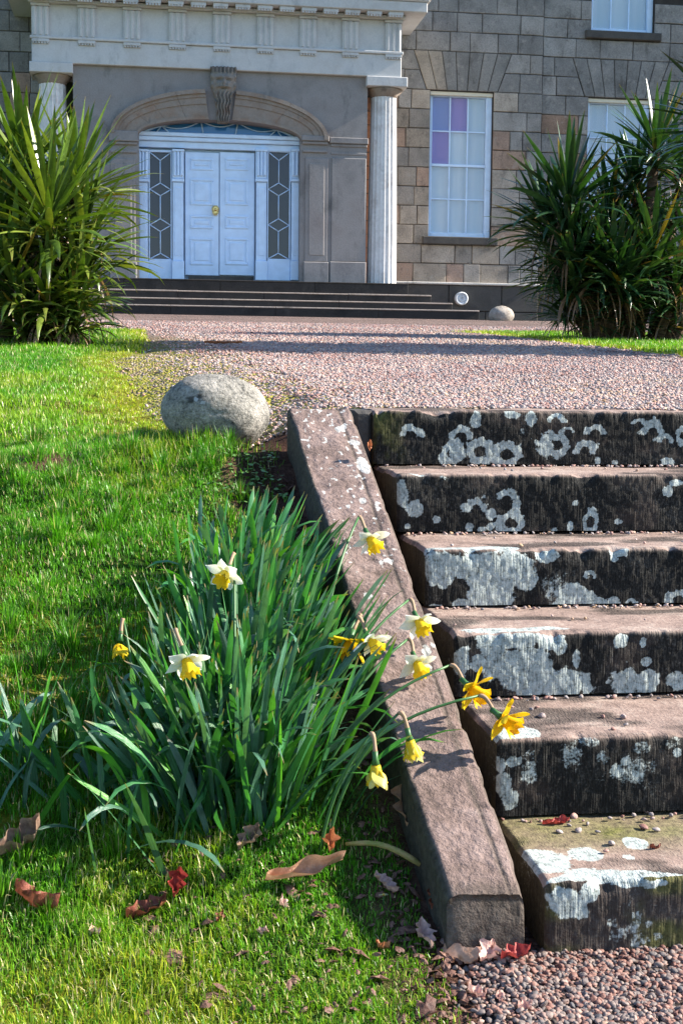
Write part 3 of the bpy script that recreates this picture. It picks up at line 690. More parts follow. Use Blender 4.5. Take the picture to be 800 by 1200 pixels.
def window(w_, y, purple=(), cols=3):
    x0, x1, z0, z1, nr = w_; yf = y+.13; fw_ = .085
    fr = MB()
    fr.box(x0+.004, x0+fw_*.8, yf, yf+.16, z0+.004, z1-.004, .008); fr.box(x1-fw_*1.5, x1-.004, yf-.02, yf+.16, z0+.004, z1-.004, .008)
    fr.box(x0+fw_*.8+.003, x1-fw_*1.5-.003, yf+.002, yf+.15, z1-.09, z1-.006, .008); fr.box(x0+fw_*.8+.003, x1-fw_*1.5-.003, yf+.002, yf+.15, z0+.006, z0+.10, .008)
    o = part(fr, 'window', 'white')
    gx0, gx1, gz0, gz1 = x0+fw_*.8+.006, x1-fw_*1.5-.006, z0+.106, z1-.096
    dx = (gx1-gx0)/cols; dz = (gz1-gz0)/nr
    sb = MB(); mid = nr//2
    sb.box(gx0, gx1, yf+.012, yf+.07, gz0+dz*mid-.028, gz0+dz*mid+.028, .006)
    part(sb, 'meeting_rail', 'white', o)
    for i in range(1, cols): q = MB(); q.box(gx0+dx*i-.015, gx0+dx*i+.015, yf+.025, yf+.065, gz0, gz0+dz*mid-.031, .005); q.box(gx0+dx*i-.015, gx0+dx*i+.015, yf+.025, yf+.065, gz0+dz*mid+.031, gz1, .005); part(q, 'glazing_bar', 'white', o)
    for j in range(1, nr):
        if j == mid: continue
        q = MB()
        for i in range(cols): q.box(gx0+dx*i+(.017 if i else 0), gx0+dx*(i+1)-(.017 if i < cols-1 else 0), yf+.027, yf+.063, gz0+dz*j-.014, gz0+dz*j+.014, .004)
        part(q, 'glazing_bar', 'white', o)
    for i in range(cols):
        for j in range(nr):
            q = MB(); q.box(gx0+dx*i+.01, gx0+dx*(i+1)-.01, yf+.045, yf+.05, gz0+dz*j+.01, gz0+dz*(j+1)-.01)
            part(q, 'pane', ('violet_glass' if (i, nr-1-j) == (0, 0) else 'purple_glass') if (i, nr-1-j) in purple else 'glass', o)
    bl = MB(); bl.box(gx0, gx1, yf+.10, yf+.11, gz0, gz1); part(bl, 'blind', 'blind', o)
    lt = MB(); lt.box(x0+.003, x1-.003, y+.05, yf-.024, z1-.075, z1+.012, .006); part(lt, 'head_board', 'cream', o)
    sl_ = MB(); sl_.box(x0-.14, x1+.14, y-.10, y+.14, z0-.17, z0-.002, .015); part(sl_, 'sill', 'dark_stone', o)
window(wins[0], HOUSE_Y, {(0, 0), (1, 0), (0, 1)}); window(wins[1], HOUSE_Y+SETB); window(wins[2], HOUSE_Y+SETB)
# plinth
y = HOUSE_Y-.06
zp = np.linspace(HOUSE_Z-.25, LEDGE-.05, 3)
for (xa, xb, dy) in [(5.06, CORN, 0), (CORN+.004, 15, SETB)]:
    n = max(2, int((xb-xa)/1.05))
    for k in range(2):
        cuts_ = [xa]+[xa+(xb-xa)*(i+(.5 if k else 0)*.6)/n for i in range(1, n)]+[xb]
        for a, b in zip(cuts_, cuts_[1:]):
            mb = MB(); mb.prism([(a+J, zp[k]+J), (b-J, zp[k]+J), (b-J, zp[k+1]-J), (a+J, zp[k+1]-J)], y+dy+random.uniform(-.004, .004), y+dy+.12, .01); part(mb, 'plinth_stone', 'dark_stone')
    mb = MB(); mb.box(xa+.003, xb-.003, y-.045+dy, HOUSE_Y+.04+dy, LEDGE-.048, LEDGE+.004, .012); part(mb, 'plinth_course', 'ledge')
mb = MB(); mb.box(-16, -2.4, y, y+.12, HOUSE_Z-.2, LEDGE, .01); part(mb, 'plinth_stone', 'dark_stone')
# ---------- porch
YE, YS_, YD = 28.10, 28.20, 28.52                                     # entablature face, screen face, door-case face
def px_(x, y, Y): return float(at_y(x, y, Y)[0])
def pz_(x, y, Y): return float(at_y(x, y, Y)[2])
EX0, EX1 = px_(37.5, 75, YE), px_(470, 90, YE)
ZA0 = (pz_(85, 74, YE)+pz_(400, 88, YE))/2; ZT = ZA0+.50; ZF = ZT+.66; ZC = ZF+.58
ent = MB(); ent.box(EX0, EX1, YE, HOUSE_Y+.02, ZA0, ZT-.055, .012); ent.box(EX0-.0, EX1+.0, YE+.035, HOUSE_Y+.02, ZT+.002, ZF-.03, .01)
ent = part(ent, 'entablature', 'pale_stone')
t = MB(); t.box(EX0-.03, EX1+.03, YE-.045, HOUSE_Y, ZT-.053, ZT, .01); part(t, 'taenia', 'pale_stone', ent)
tc = [48, 102, 155, 208, 260, 311, 361, 410.5, 460.5]
for c in tc:
    xc = px_(c, 45, YE); hw = .168
    if c == 48: xc = EX0+hw+.005
    if c == 460.5: xc = EX1-hw-.005
    t = MB()
    for i in range(3):
        a = xc-hw+i*hw*2/3; t.prism([(a+.018, ZT+.004), (a+hw*2/3-.018, ZT+.004), (a+hw*2/3-.018, ZF-.09), (a+.018, ZF-.09)], YE-.035, YE+.03, .022)
    t.box(xc-hw, xc+hw, YE-.012, YE+.03, ZT+.006, ZF-.10); t.box(xc-hw-.015, xc+hw+.015, YE-.042, YE+.03, ZF-.087, ZF-.033, .008)
    part(t, 'triglyph', 'pale_stone', ent)
    t = MB(); t.box(xc-hw, xc+hw, YE-.040, YE+.02, ZT-.115, ZT-.056, .005)
    for i in range(6):
        gx = xc-hw+(i+.5)*hw/3; t.lathe([(.024, ZT-.15), (.015, ZT-.113)], gx, YE-.018, 8)
    part(t, 'regula', 'pale_stone', ent)
t = MB(); t.box(EX0-.06, EX1+.06, YE-.07, HOUSE_Y, ZF-.028, ZF+.05, .015); part(t, 'bed_mould', 'pale_stone', ent)
nmu = 17
for i in range(nmu):
    xc = EX0+.17+(EX1-EX0-.34)*i/(nmu-1)
    t = MB(); t.box(xc-.15, xc+.15, YE-.27, YE-.072, ZF+.0, ZF+.068, .006)
    for j in range(5): t.box(xc-.14+j*.058, xc-.14+j*.058+.036, YE-.265, YE-.235, ZF-.035, ZF-.002)
    part(t, 'mutule', 'pale_stone', ent)
cor = MB(); cor.box(EX0-.46, EX1+.46, YE-.31, HOUSE_Y, ZF+.07, ZF+.27, .014)
cor.box(EX0-.50, EX1+.50, YE-.35, HOUSE_Y-.003, ZF+.273, ZF+.33, .02); cor.box(EX0-.55, EX1+.55, YE-.40, HOUSE_Y-.006, ZF+.333, ZF+.42, .03)
part(cor, 'cornice', 'pale_stone')
t = MB(); t.box(EX0-.58, EX1+.58, YE-.44, HOUSE_Y-.009, ZF+.423, ZF+.47, .01); part(t, 'lead_flashing', 'lead')
# columns
PLAT = float(at_y(450, 333, 28.1)[2])
def column(xc):
    yc = YE+.36; zb, zt = PLAT+.002, ZA0-.20-.16; R0, R1 = .315, .265; n = 240; nf = 20
    V = []; Fc = []; rings = np.linspace(0, 1, 12)
    for k, f in enumerate(rings):
        r0 = R0+(R1-R0)*(f**1.25); z = zb+(zt-zb)*f
        for i in range(n):
            ph = i/n*nf % 1; fl = math.sin(math.pi*ph)**.6 if ph > 0 else 0
            r = r0-.030*fl*(1 if 0 < k < 11 else .9); th = 2*math.pi*i/n; V.append((xc+r*math.cos(th), yc+r*math.sin(th), z))
    for k in range(len(rings)-1):
        for i in range(n): j = (i+1) % n; Fc.append((k*n+i, k*n+j, k*n+n+j, k*n+n+i))
    mb = MB(); mb.add(V, Fc, True); o = part(mb, 'column', 'column_stone')
    c = MB(); c.lathe([(R1-.012, zt), (R1+.012, zt+.02), (R1+.02, zt+.05), (R1+.10, zt+.12), (R1+.12, zt+.16)], xc, yc, 48); part(c, 'echinus', 'arch_stone', o)
    a = MB(); a.box(xc-.42, xc+.42, yc-.42, yc+.42, zt+.163, ZA0-.003, .012); part(a, 'abacus', 'pale_stone', o)
column(px_(448, 220, YE+.36)); column(px_(62, 120, YE+.36))
# arched screen
SX0, SX1 = px_(86, 120, YS_), px_(429.5, 200, YS_)
AX0, AX1 = px_(163, 160, YS_), px_(352, 160, YS_); ASP = (pz_(163, 158, YS_)+pz_(352, 163, YS_))/2; ACR = pz_(262, 141, YS_)
AXC, AA = (AX0+AX1)/2, (AX1-AX0)/2
sc_ = MB(); xs = np.concatenate([[SX0], AXC+AA*np.cos(np.linspace(math.pi, 0, 41)), [SX1]])
def arch_z(x): return ASP+(ACR-ASP)*math.sqrt(max(0, 1-((x-AXC)/AA)**2))
V = []; Fc = []
for x in xs:
    zb = PLAT if (x < AX0-1e-4 or x > AX1+1e-4) else arch_z(x)
    for yy in (YS_, HOUSE_Y-.02): V += [(x, yy, zb), (x, yy, ZA0-.002)]
n = len(xs)
sc_.box(SX0, AX0, YS_, HOUSE_Y-.02, PLAT, ASP); sc_.box(AX1, SX1, YS_, HOUSE_Y-.02, PLAT, ASP)
V = []
for x in xs:
    zb = ASP if (x < AX0+1e-4 or x > AX1-1e-4) else arch_z(x)
    for yy in (YS_, HOUSE_Y-.02): V += [(x, yy, zb), (x, yy, ZA0-.002)]
for i in range(n-1):
    a, b = 4*i, 4*i+4; Fc += [(a, b, b+1, a+1), (a+2, a+3, b+3, b+2), (a, a+2, b+2, b), (a+1, b+1, b+3, a+3)]
Fc += [(0, 1, 3, 2), (4*n-4, 4*n-2, 4*n-1, 4*n-3)]
sc_.add(V, Fc); scr = part(sc_, 'porch_wall', 'screen_stone')
OA, OB = px_(384, 158, YS_)-AXC, pz_(262, 106, YS_)-ASP
nvs = 11
for i in range(nvs):
    if i == nvs//2: continue
    t0, t1 = math.pi*(1-i/nvs)-.0012, math.pi*(1-(i+1)/nvs)+.0012; inn = []; out = []
    ts = np.linspace(t0, t1, 6)
    for s0, s1, yy in ((0.0, .10, YS_-.075), (.10, .52, YS_-.045), (.52, .74, YS_-.065), (.74, .86, YS_-.085), (.86, 1.0, YS_-.125)):
        A_ = [(AXC+(AA+(OA-AA)*s0)*math.cos(t), ASP+((ACR-ASP)+(OB-(ACR-ASP))*s0)*math.sin(t)) for t in ts]
        B_ = [(AXC+(AA+(OA-AA)*s1)*math.cos(t), ASP+((ACR-ASP)+(OB-(ACR-ASP))*s1)*math.sin(t)) for t in ts]
        inn.append((A_, B_, yy))
    mb = MB()
    for A_, B_, yy in inn:
        for k in range(5): mb.prism([A_[k], A_[k+1], B_[k+1], B_[k]], yy, YS_+.004, .004 if False else 0)
    part(mb, 'voussoir', 'arch_stone', scr)
# impost blocks and pilasters of the arch
for (a, b, c, d, dy) in [(128, 154, 162, 166, .10), (353, 160, 385, 166, .10), (386, 162, 431, 169, .07)]:
    x0, x1, z0, z1 = rect(a, b, c, d, YS_); t = MB(); t.box(x0, x1, YS_-dy, YS_+.02, z0, z1, .012); t.box(x0+.02, x1-.02, YS_-dy+.04, YS_+.02, z0-.06, z0-.003, .012); t.box(x0+.03, x1-.03, YS_-dy+.055, YS_+.02, z0-.22, z0-.17, .008); part(t, 'impost', 'screen_stone', scr)
for (a, c) in [(130, 159), (357, 384), (388, 428)]:
    x0, x1, z0, z1 = rect(a, 172, c, 331, YS_); t = MB()
    t.box(x0, x1, YS_-.03, YS_+.02, z0+.42, z1-.23, .012); t.box(x0-.02, x1+.02, YS_-.05, YS_+.02, PLAT+.004, z0+.417, .015)
    if a != 388:
        t.box(x0+.08, x1-.08, YS_-.045, YS_-.028, z0+.55, z1-.34, .012)
    part(t, 'pilaster', 'screen_stone', scr)
# keystone: a carved bearded mask
x0, x1, z0, z1 = rect(246, 80, 277, 144, YS_)
nu, nv = 41, 81; U, W = np.meshgrid(np.linspace(-1, 1, nu), np.linspace(0, 1, nv), indexing='ij')
G = lambda cx_, cz_, sx_, sz_: np.exp(-((U-cx_)/sx_)**2-((W-cz_)/sz_)**2)
wid = np.interp(W, [0, .08, .25, .52, .62, .97, 1], [.40, .50, .54, .72, .95, 1.0, .97])
hgt = .10+.06*np.sqrt(np.clip(1-U**2, 0, 1))+.05*G(0, .72, .62, .18)
hgt = hgt+.075*G(0, .70, .12, .07)+.055*G(0, .80, .7, .035)+.045*G(-.36, .67, .22, .05)+.045*G(.36, .67, .22, .05)-.06*G(-.34, .755, .17, .022)-.06*G(.34, .755, .17, .022)
hgt = hgt+.02*G(-.34, .75, .08, .012)+.02*G(.34, .75, .08, .012)-.07*G(0, .60, .26, .018)+.05*G(-.25, .625, .3, .016)+.05*G(.25, .625, .3, .016)
hgt = hgt+.03*np.sin(U*16+np.sin(W*30)*1.3)*sst(.58, .5, W)+.05*G(0, .35, .4, .2)+.035*np.sin(U*22)*sst(.86, .93, W)+.03*np.sin(W*40)*sst(.75, .92, np.abs(U))
Xk = (x0+x1)/2+U*wid*(x1-x0)/2; Zk = z0+W*(z1-z0); Yk = YS_-hgt
V = np.stack([Xk, Yk, Zk], -1).reshape(-1, 3); ii = np.arange(nu*nv).reshape(nu, nv)
q = list(np.stack([ii[:-1, :-1], ii[1:, :-1], ii[1:, 1:], ii[:-1, 1:]], -1).reshape(-1, 4))
rim = list(ii[:, 0])+list(ii[-1, 1:])+list(ii[-2::-1, -1])+list(ii[0, -2:0:-1]); nb = len(V)
V = np.concatenate([V, [(V[r][0], YS_+.15, V[r][2]) for r in rim]])
for k in range(len(rim)): l = (k+1) % len(rim); q.append((rim[k], nb+k, nb+l, rim[l]))
hp(link('keystone', np_mesh('keystone', V, np.array(q), None, M['key_stone'], True)), scr)
# ---------- door-case
def pb(mb, a, b, c, d, dep, bev=.008, Y=YD, back=.05):
    x0, x1, z0, z1 = rect(a, b, c, d, Y); mb.box(x0, x1, Y-dep, Y+back, z0, z1, bev)
t = MB(); x0, x1, z0, z1 = rect(158, 155, 358, 331, YD)
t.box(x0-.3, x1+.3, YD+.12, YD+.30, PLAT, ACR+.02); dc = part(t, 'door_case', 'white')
t = MB(); pb(t, 160, 158.5, 356, 163, .16, .012); pb(t, 160, 163.3, 356, 168, .12, .012); pb(t, 162, 168.3, 354, 175.5, .05, .006); pb(t, 213, 163.3, 302, 168, .10); part(t, 'transom', 'white', dc)
for (a, c) in [(161.5, 174), (202, 215.5), (299.5, 312.5), (340.5, 354.5)]:
    t = MB(); pb(t, a-.5, 306, c+.5, 329, .10, .012); pb(t, a+.5, 214, c-.5, 305.8, .055, .008); pb(t, a+2.5, 220, c-2.5, 300, .065, .006)
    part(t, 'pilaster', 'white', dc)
    t = MB(); w3 = (c-a)/4
    pb(t, a-.5, 210, c+.5, 213.6, .10); pb(t, a, 176, c, 209.6, .075)
    for i in range(3): pb(t, a+.7+i*(c-a-1.4)/3+.4, 178, a+.7+(i+1)*(c-a-1.4)/3-.4, 207, .13, .02)
    pb(t, a-.3, 176, c+.3, 178.5, .145, .006); part(t, 'console', 'white', dc)
for (a, c, ins) in [(174.5, 201.5, 0), (313, 340, 0)]:
    t = MB(); pb(t, a, 303.5, c, 329, .03, .01); pb(t, a, 176, a+1.3, 303.2, .03, .004); pb(t, c-1.3, 176, c, 303.2, .03, .004); pb(t, a+1.4, 176, c-1.4, 178.5, .03, .004)
    sd = part(t, 'sidelight', 'white', dc)
for (a, b, c, d) in [(175.8, 178.5, 200.2, 303.5), (314.3, 178.5, 338.7, 303.5)]:
    x0, x1, z0, z1 = rect(a, b, c, d, YD); xm = (x0+x1)/2; h = z1-z0; hw = (x1-x0)/2
    t = MB(); t.box(x0, x1, YD+.035, YD+.045, z0, z1); part(t, 'sidelight_glass', 'dark_glass', dc)
    t = MB(); yb_ = YD+.018; R_ = .011
    Zf = lambda f: z1-h*f
    segs = [((x0, 0.0), (xm, .075)), ((x1, 0.0), (xm, .075)), ((xm, .075), (xm, .285)), ((xm, .285), (x0, .345)), ((xm, .285), (x1, .345)), ((x0, .345), (xm, .405)), ((x1, .345), (xm, .405)),
            ((xm, .405), (xm, .62)), ((xm, .62), (x0, .68)), ((xm, .62), (x1, .68)), ((x0, .68), (xm, .74)), ((x1, .68), (xm, .74)), ((xm, .74), (xm, .945)), ((xm, .945), (x0, 1.0)), ((xm, .945), (x1, 1.0))]
    for (p, q_) in segs: t.tube([(p[0], yb_, Zf(p[1])), (q_[0], yb_, Zf(q_[1]))], R_, 6)
    part(t, 'sidelight_tracery', 'white', dc)
for (a, c, hinge) in [(217.3, 256.6, 0), (257.6, 298.2, 1)]:
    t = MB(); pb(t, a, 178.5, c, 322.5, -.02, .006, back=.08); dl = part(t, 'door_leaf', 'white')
    pa, pc = (223, 250) if not hinge else (264, 291)
    for (b_, d_) in [(185.5, 199.5), (209.5, 240.5), (252.5, 268), (279, 310.5)]:
        t = MB(); x0, x1, z0, z1 = rect(pa, b_, pc, d_, YD); yb_ = YD+.02
        m_ = .045
        t.box(x0, x1, yb_-.022, yb_+.01, z0, z0+m_, .01); t.box(x0, x1, yb_-.022, yb_+.01, z1-m_, z1, .01); t.box(x0, x0+m_, yb_-.0235, yb_+.01, z0+m_+.001, z1-m_-.001, .01); t.box(x1-m_, x1, yb_-.0235, yb_+.01, z0+m_+.001, z1-m_-.001, .01)
        if z1-z0 > .2: t.box(x0+m_*2, x1-m_*2, yb_-.016, yb_+.01, z0+m_*2, z1-m_*2, .015)
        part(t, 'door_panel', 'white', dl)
    if not hinge:
        kx, kz = px_(252.5, 246.5, YD), pz_(252.5, 246.5, YD); t = MB(); yk = YD+.012
        t.prism([(kx-.06, kz-.06), (kx-.03, kz-.10), (kx+.03, kz-.10), (kx+.06, kz-.06), (kx+.075, kz+.04), (kx+.04, kz+.10), (kx-.04, kz+.10), (kx-.075, kz+.04)], yk-.05, yk+.01, .03)
        t.tube([(kx+.055*math.cos(a_), yk-.06, kz-.03+.065*math.sin(a_)) for a_ in np.linspace(math.pi, 2*math.pi, 9)], .012, 6); t.tube([(kx, yk-.07, kz+.03), (kx, yk-.085, kz-.01)], [.022, .03], 8)
        part(t, 'knocker', 'brass', dl)
t = MB(); pb(t, 221, 323.3, 297, 330.5, -.01, .004); part(t, 'door_sill', 'dark_stone', dc)
# fanlight
t = MB(); ar = [(AXC+(AA-.01)*math.cos(a_), YD, ASP-.05+(ACR-ASP+.11)*math.sin(a_)) for a_ in np.linspace(math.pi, 0, 33)]
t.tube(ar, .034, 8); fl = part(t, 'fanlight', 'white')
t = MB(); za = pz_(262, 158.5, YD); t.prism([(p[0], p[2]) for p in ar[::-1]], YD+.04, YD+.05); part(t, 'fanlight_glass', 'fan_glass', fl)
t = MB(); fx = lambda f: AX0+(AX1-AX0)*f
def fz(f): return ASP-.05+(ACR-ASP+.09)*math.sqrt(max(0, 1-(2*f-1)**2))
for f, g in ((.14, .19), (.385, .40), (.615, .60), (.86, .81)): t.tube([(fx(f), YD+.02, fz(f)), (fx(g), YD+.02, za)], .014, 6)
for f0, f1 in ((.0, .14), (.14, .385), (.385, .615), (.615, .86), (.86, 1.)):
    z0_, z1_ = fz(f0), fz(f1); t.tube([(fx(f0+(f1-f0)*s), YD+.021, z0_+(z1_-z0_)*s-.10*math.sin(math.pi*s)) for s in np.linspace(0, 1, 9)], .012, 6)
part(t, 'fanlight_tracery', 'white', fl)
# red brick jamb seen between porch wall and column
for k in range(14):
    z0_ = PLAT+.02+k*.29; mb = MB(); mb.box(SX1+.03, 5.04, HOUSE_Y-.004-.003*(k % 2), HOUSE_Y+.06, z0_, z0_+.275, .006); part(mb, 'jamb_stone', 'red_brick')
mb = MB(); mb.box(SX1+.01, 5.05, HOUSE_Y+.005, HOUSE_Y+.05, PLAT, ZA0); part(mb, 'wall', 'mortar')
# round pale plate on the plinth
cxp, czp = px_(540, 350, HOUSE_Y-.1), pz_(540, 350, HOUSE_Y-.1)
def disc(prof, mat, name, parent=None):
    mb = MB(); n_ = 32; V = []; Fc = []
    for r, yy in prof:
        for k in range(n_): a_ = 2*math.pi*k/n_; V.append((cxp+r*math.cos(a_), HOUSE_Y-.06-yy, czp+r*math.sin(a_)))
    for i in range(len(prof)-1):
        for k in range(n_): j = (k+1) % n_; Fc.append((i*n_+k, i*n_+j, i*n_+n_+j, i*n_+n_+k))
    Fc.append(tuple(range((len(prof)-1)*n_, len(prof)*n_))); mb.add(V, Fc, False); return part(mb, name, mat, parent)
d_ = disc([(.145, -.05), (.145, .10), (.125, .125), (.105, .12), (.098, .10), (.07, .10), (.064, .118), (.035, .118), (.03, .10)], 'plate', 'round_plate')
d_.parent = None; d_.matrix_parent_inverse = Matrix(); tag(d_, 'round pale grey plate with ring mouldings fixed low on the plinth beside the door steps', 'plaque')
# door steps
ds = empty('door_steps', (1.5, 27.3, HOUSE_Z), 'broad flight of dark stone steps up to the white front door', 'steps')
DI = Matrix.Translation((-1.5, -27.3, -HOUSE_Z)); CXD = 1.53
ends = [px_(478, 338, 27.85), px_(505, 346, 27.5), px_(530, 356, 27.15), px_(561, 368, 26.8)]
zs = [PLAT]
for (yy, py0, px0) in [(27.5, 344.5, 430), (27.15, 353.3, 430), (26.8, 361.5, 430)]: zs.append(float(at_y(px0, py0, yy)[2]))
for k in range(4):
    yy = 27.85-.35*k; zt = zs[k]; zb = zs[k+1]-.01 if k < 3 else HOUSE_Z-.2
    e1 = ends[k]; e0 = 2*CXD-e1; n_ = 4+k % 2; yb_ = YD+.05 if k == 0 else 27.85-.35*(k-1)+.05
    cuts_ = [e0+(e1-e0)*i/n_ for i in range(n_+1)]
    for a, b in zip(cuts_, cuts_[1:]):
        mb = MB(); mb.prism([(a+.003, zb), (b-.003, zb), (b-.003, zt-.028), (a+.003, zt-.028)], yy, yb_, .006); o = mb.build('step_stone', M['step_dark']); o.parent = ds; o.matrix_parent_inverse = DI
        mb = MB(); mb.box(a+.003, b-.003, yy-.012, yb_, zt-.026, zt+random.uniform(-.003, .003), .008); t_ = mb.build('tread', M['edge_stone' if k else 'step_dark']); t_.parent = o

# ------------------------------------------------------------------ strap leaves (shared by the cordylines and the daffodils)
def strap(name, seg, bend, width, wprof, fold, mat, twist=0., thick=0.):
    """unit-length blade growing along +Z, drooping towards +X; returns arrays and a mesh"""
    s = np.linspace(0, 1, seg+1); ang = bend(s); dx = np.sin(ang); dz = np.cos(ang); st = np.diff(s, prepend=0)
    X = np.cumsum(dx*st); Z = np.cumsum(dz*st); wv = np.interp(s, *wprof)*width
    V = []; tip = []
    for i in range(seg+1):
        tw = twist*s[i]; nrm = np.array([math.cos(ang[i]), 0, -math.sin(ang[i])]); side = np.array([0, 1.0, 0])
        sd = side*math.cos(tw)+nrm*math.sin(tw); nn = nrm*math.cos(tw)-side*math.sin(tw); c = np.array([X[i], 0, Z[i]])
        V += [c-sd*wv[i]+nn*wv[i]*fold, c, c+sd*wv[i]+nn*wv[i]*fold]; tip += [s[i]]*3
    V = np.array(V); q = []
    for i in range(seg):
        for k in range(2): a = 3*i+k; q.append((a, a+1, a+4, a+3))
    q = np.array(q); tip = np.array(tip)
    me = np_mesh(name, V, q, None, mat, True); a = me.attributes.new('tip', 'FLOAT', 'POINT'); a.data.foreach_set('value', tip.astype(np.float32))
    return me, V, q, tip
def join_straps(name, items, mat, parent):
    Vs, Qs, Cs, Ts = [], [], [], []; n = 0
    for var, mtx, c in items:
        v = np.c_[var[1], np.ones(len(var[1]))] @ np.array(mtx).T; Vs.append(v[:, :3]); Qs.append(var[2]+n); n += len(v); Cs.append(np.repeat([c], len(v), 0)); Ts.append(var[3])
    me = np_mesh(name, np.concatenate(Vs), np.concatenate(Qs), None, mat, True, np.concatenate(Cs))
    a = me.attributes.new('tip', 'FLOAT', 'POINT'); a.data.foreach_set('value', np.concatenate(Ts).astype(np.float32))
    o = link(name, me, parent); o['kind'] = 'stuff'; return o
def place_straps(items, cap, name, mass_name, mat_mass, parent, loc, key):
    """items: (variant, world matrix, colour); the cap nearest ones become single parts"""
    inv = Matrix.Translation(-Vector(loc)); items = sorted(items, key=key)
    for var, mtx, c in items[:cap]:
        o = link(name, var[0], parent); o.matrix_local = inv @ mtx; o.color = (*c, 1)
    if len(items) > cap: join_straps(mass_name, [(v, inv @ m, c) for v, m, c in items[cap:]], mat_mass, parent)
PW = ([0, .06, .3, .55, .8, 1], [.55, .5, .85, 1.0, .62, .02])
PV = [strap('leaf', 8, (lambda s, d=d, p=p: d*s**p), .041, PW, .28, M['palm_leaf'], tw) for d, p, tw in [(.08, 1.5, .1), (.15, 1.6, -.3), (.22, 2, .3), (.30, 1.8, -.2), (.42, 2.2, .4), (.65, 2.6, -.4), (1.1, 3.0, .2), (.10, 1, -.1)]]
PDEAD = strap('dead_leaf', 8, lambda s: 2.2*s**.5, .026, PW, .5, M['palm_leaf'], .6)
def palm(name, base, heads, label, green, seed, L0, nleaf=72, dead=10, cap=300):
    rn = random.Random(seed); root = empty(name, base, label, 'palm tree'); items = []
    inv = Matrix.Translation(-Vector(base))
    for (hx, hy, hz, sc, tx) in heads:
        h = Vector((hx, hy, hz)); b0 = Vector((base[0]+tx, base[1]+rn.uniform(-.15, .15), base[2]-.05))
        mid = b0.lerp(h, .55)+Vector((rn.uniform(-.05, .05), 0, .0)); pts = [b0-Vector(base), b0.lerp(mid, .5)-Vector(base), mid-Vector(base), mid.lerp(h, .6)-Vector(base)+Vector((0, 0, .02)), h-Vector(base)]
        mb = MB(); mb.tube(pts, [.075*sc, .066*sc, .058*sc, .052*sc, .04*sc], 10); mb.build('trunk', M['bark'], root)
        for i in range(nleaf):
            f = (i+.5)/nleaf; az = i*2.39996+rn.uniform(-.3, .3)
            tilt = .12+1.72*f**.74+rn.uniform(-.12, .12)
            var = PV[min(7, max(0, int(f*6.2+rn.uniform(-1.2, 1.2))))]; L = L0*sc*rn.uniform(.82, 1.12)*(1-.18*(f > .85))
            o = h+Vector((0, 0, .10*(1-f)*sc-.16*f*sc))
            m = Matrix.Translation(o) @ Matrix.Rotation(az, 4, 'Z') @ Matrix.Rotation(tilt, 4, 'Y') @ Matrix.Diagonal((L, L*rn.uniform(.8, 1.15), L, 1))
            k = rn.uniform(.7, 1.25); c = [green[0]*k, green[1]*k, green[2]*k]
            if rn.random() < .22: c = [c[0]*2.0, c[1]*1.5, c[2]*1.6]
            if rn.random() < .03: c = [.30, .20, .03]
            items.append((var, m, c))
            if f > .55 and rn.random() < .45:                       # older outer leaves, limp; the paler tint puts sunlight into their colour
                L2 = L*rn.uniform(.9, 1.15); m2 = Matrix.Translation(o-Vector((0, 0, .05))) @ Matrix.Rotation(az+1.1, 4, 'Z') @ Matrix.Rotation(rn.uniform(.9, 1.5), 4, 'Y') @ Matrix.Rotation(rn.uniform(-.5, .5), 4, 'Z') @ Matrix.Diagonal((L2, L2, L2, 1))
                items.append((PV[6] if rn.random() < .6 else PV[5], m2, [green[0]*2.2*k, green[1]*1.5*k, green[2]*1.8*k]))
        for i in range(dead):
            az = rn.uniform(0, 6.28); L = L0*sc*rn.uniform(.6, 1.0)
            m = Matrix.Translation(h-Vector((0, 0, .18*sc))) @ Matrix.Rotation(az, 4, 'Z') @ Matrix.Rotation(rn.uniform(.7, 1.3), 4, 'Y') @ Matrix.Diagonal((L, L*.8, L, 1))
            k = rn.uniform(.7, 1.3); items.append((PDEAD, m, [.26*k, .15*k, .08*k]))
    place_straps(items, cap, 'leaf', 'leaf_mass', M['palm_mass'], root, base, lambda t: (t[1] @ Vector((0, 0, .7))).y*1.0+rn.uniform(0, .25))
    return root
def heads_px(lst, Y0_):
    out = []
    for (px, py, dy, sc, tx) in lst:
        p = at_y(px, py, Y0_+dy); out.append((p[0], p[1], p[2], sc, tx))
    return out
PL = ground_px(62, 404); PLY = PL[1]+.1
bl_ = (at_y(55, 400, PLY)[0], PLY, float(terrain(at_y(55, 400, PLY)[0], PLY))-.02)
palm('cordyline', bl_, heads_px([(28, 205, .25, 1.0, -.15), (88, 225, .1, .92, .1), (58, 262, -.35, 1.0, .0), (98, 290, -.1, .85, .15), (0, 275, -.1, 1.0, -.3), (-25, 240, .2, 1., -.4), (92, 340, -.3, .7, .2), (15, 335, -.35, .9, -.1), (55, 350, -.4, .7, 0), (30, 378, -.3, .6, 0), (88, 372, -.35, .58, .1)], PLY),
     'spiky cordyline on the lawn by the left end of the door steps', (.080, .140, .020), 5, .70, 84, 10)
PRY = PALM_R[1]
br_ = (at_y(735, 395, PRY)[0], PRY, float(terrain(at_y(735, 395, PRY)[0], PRY))-.02)
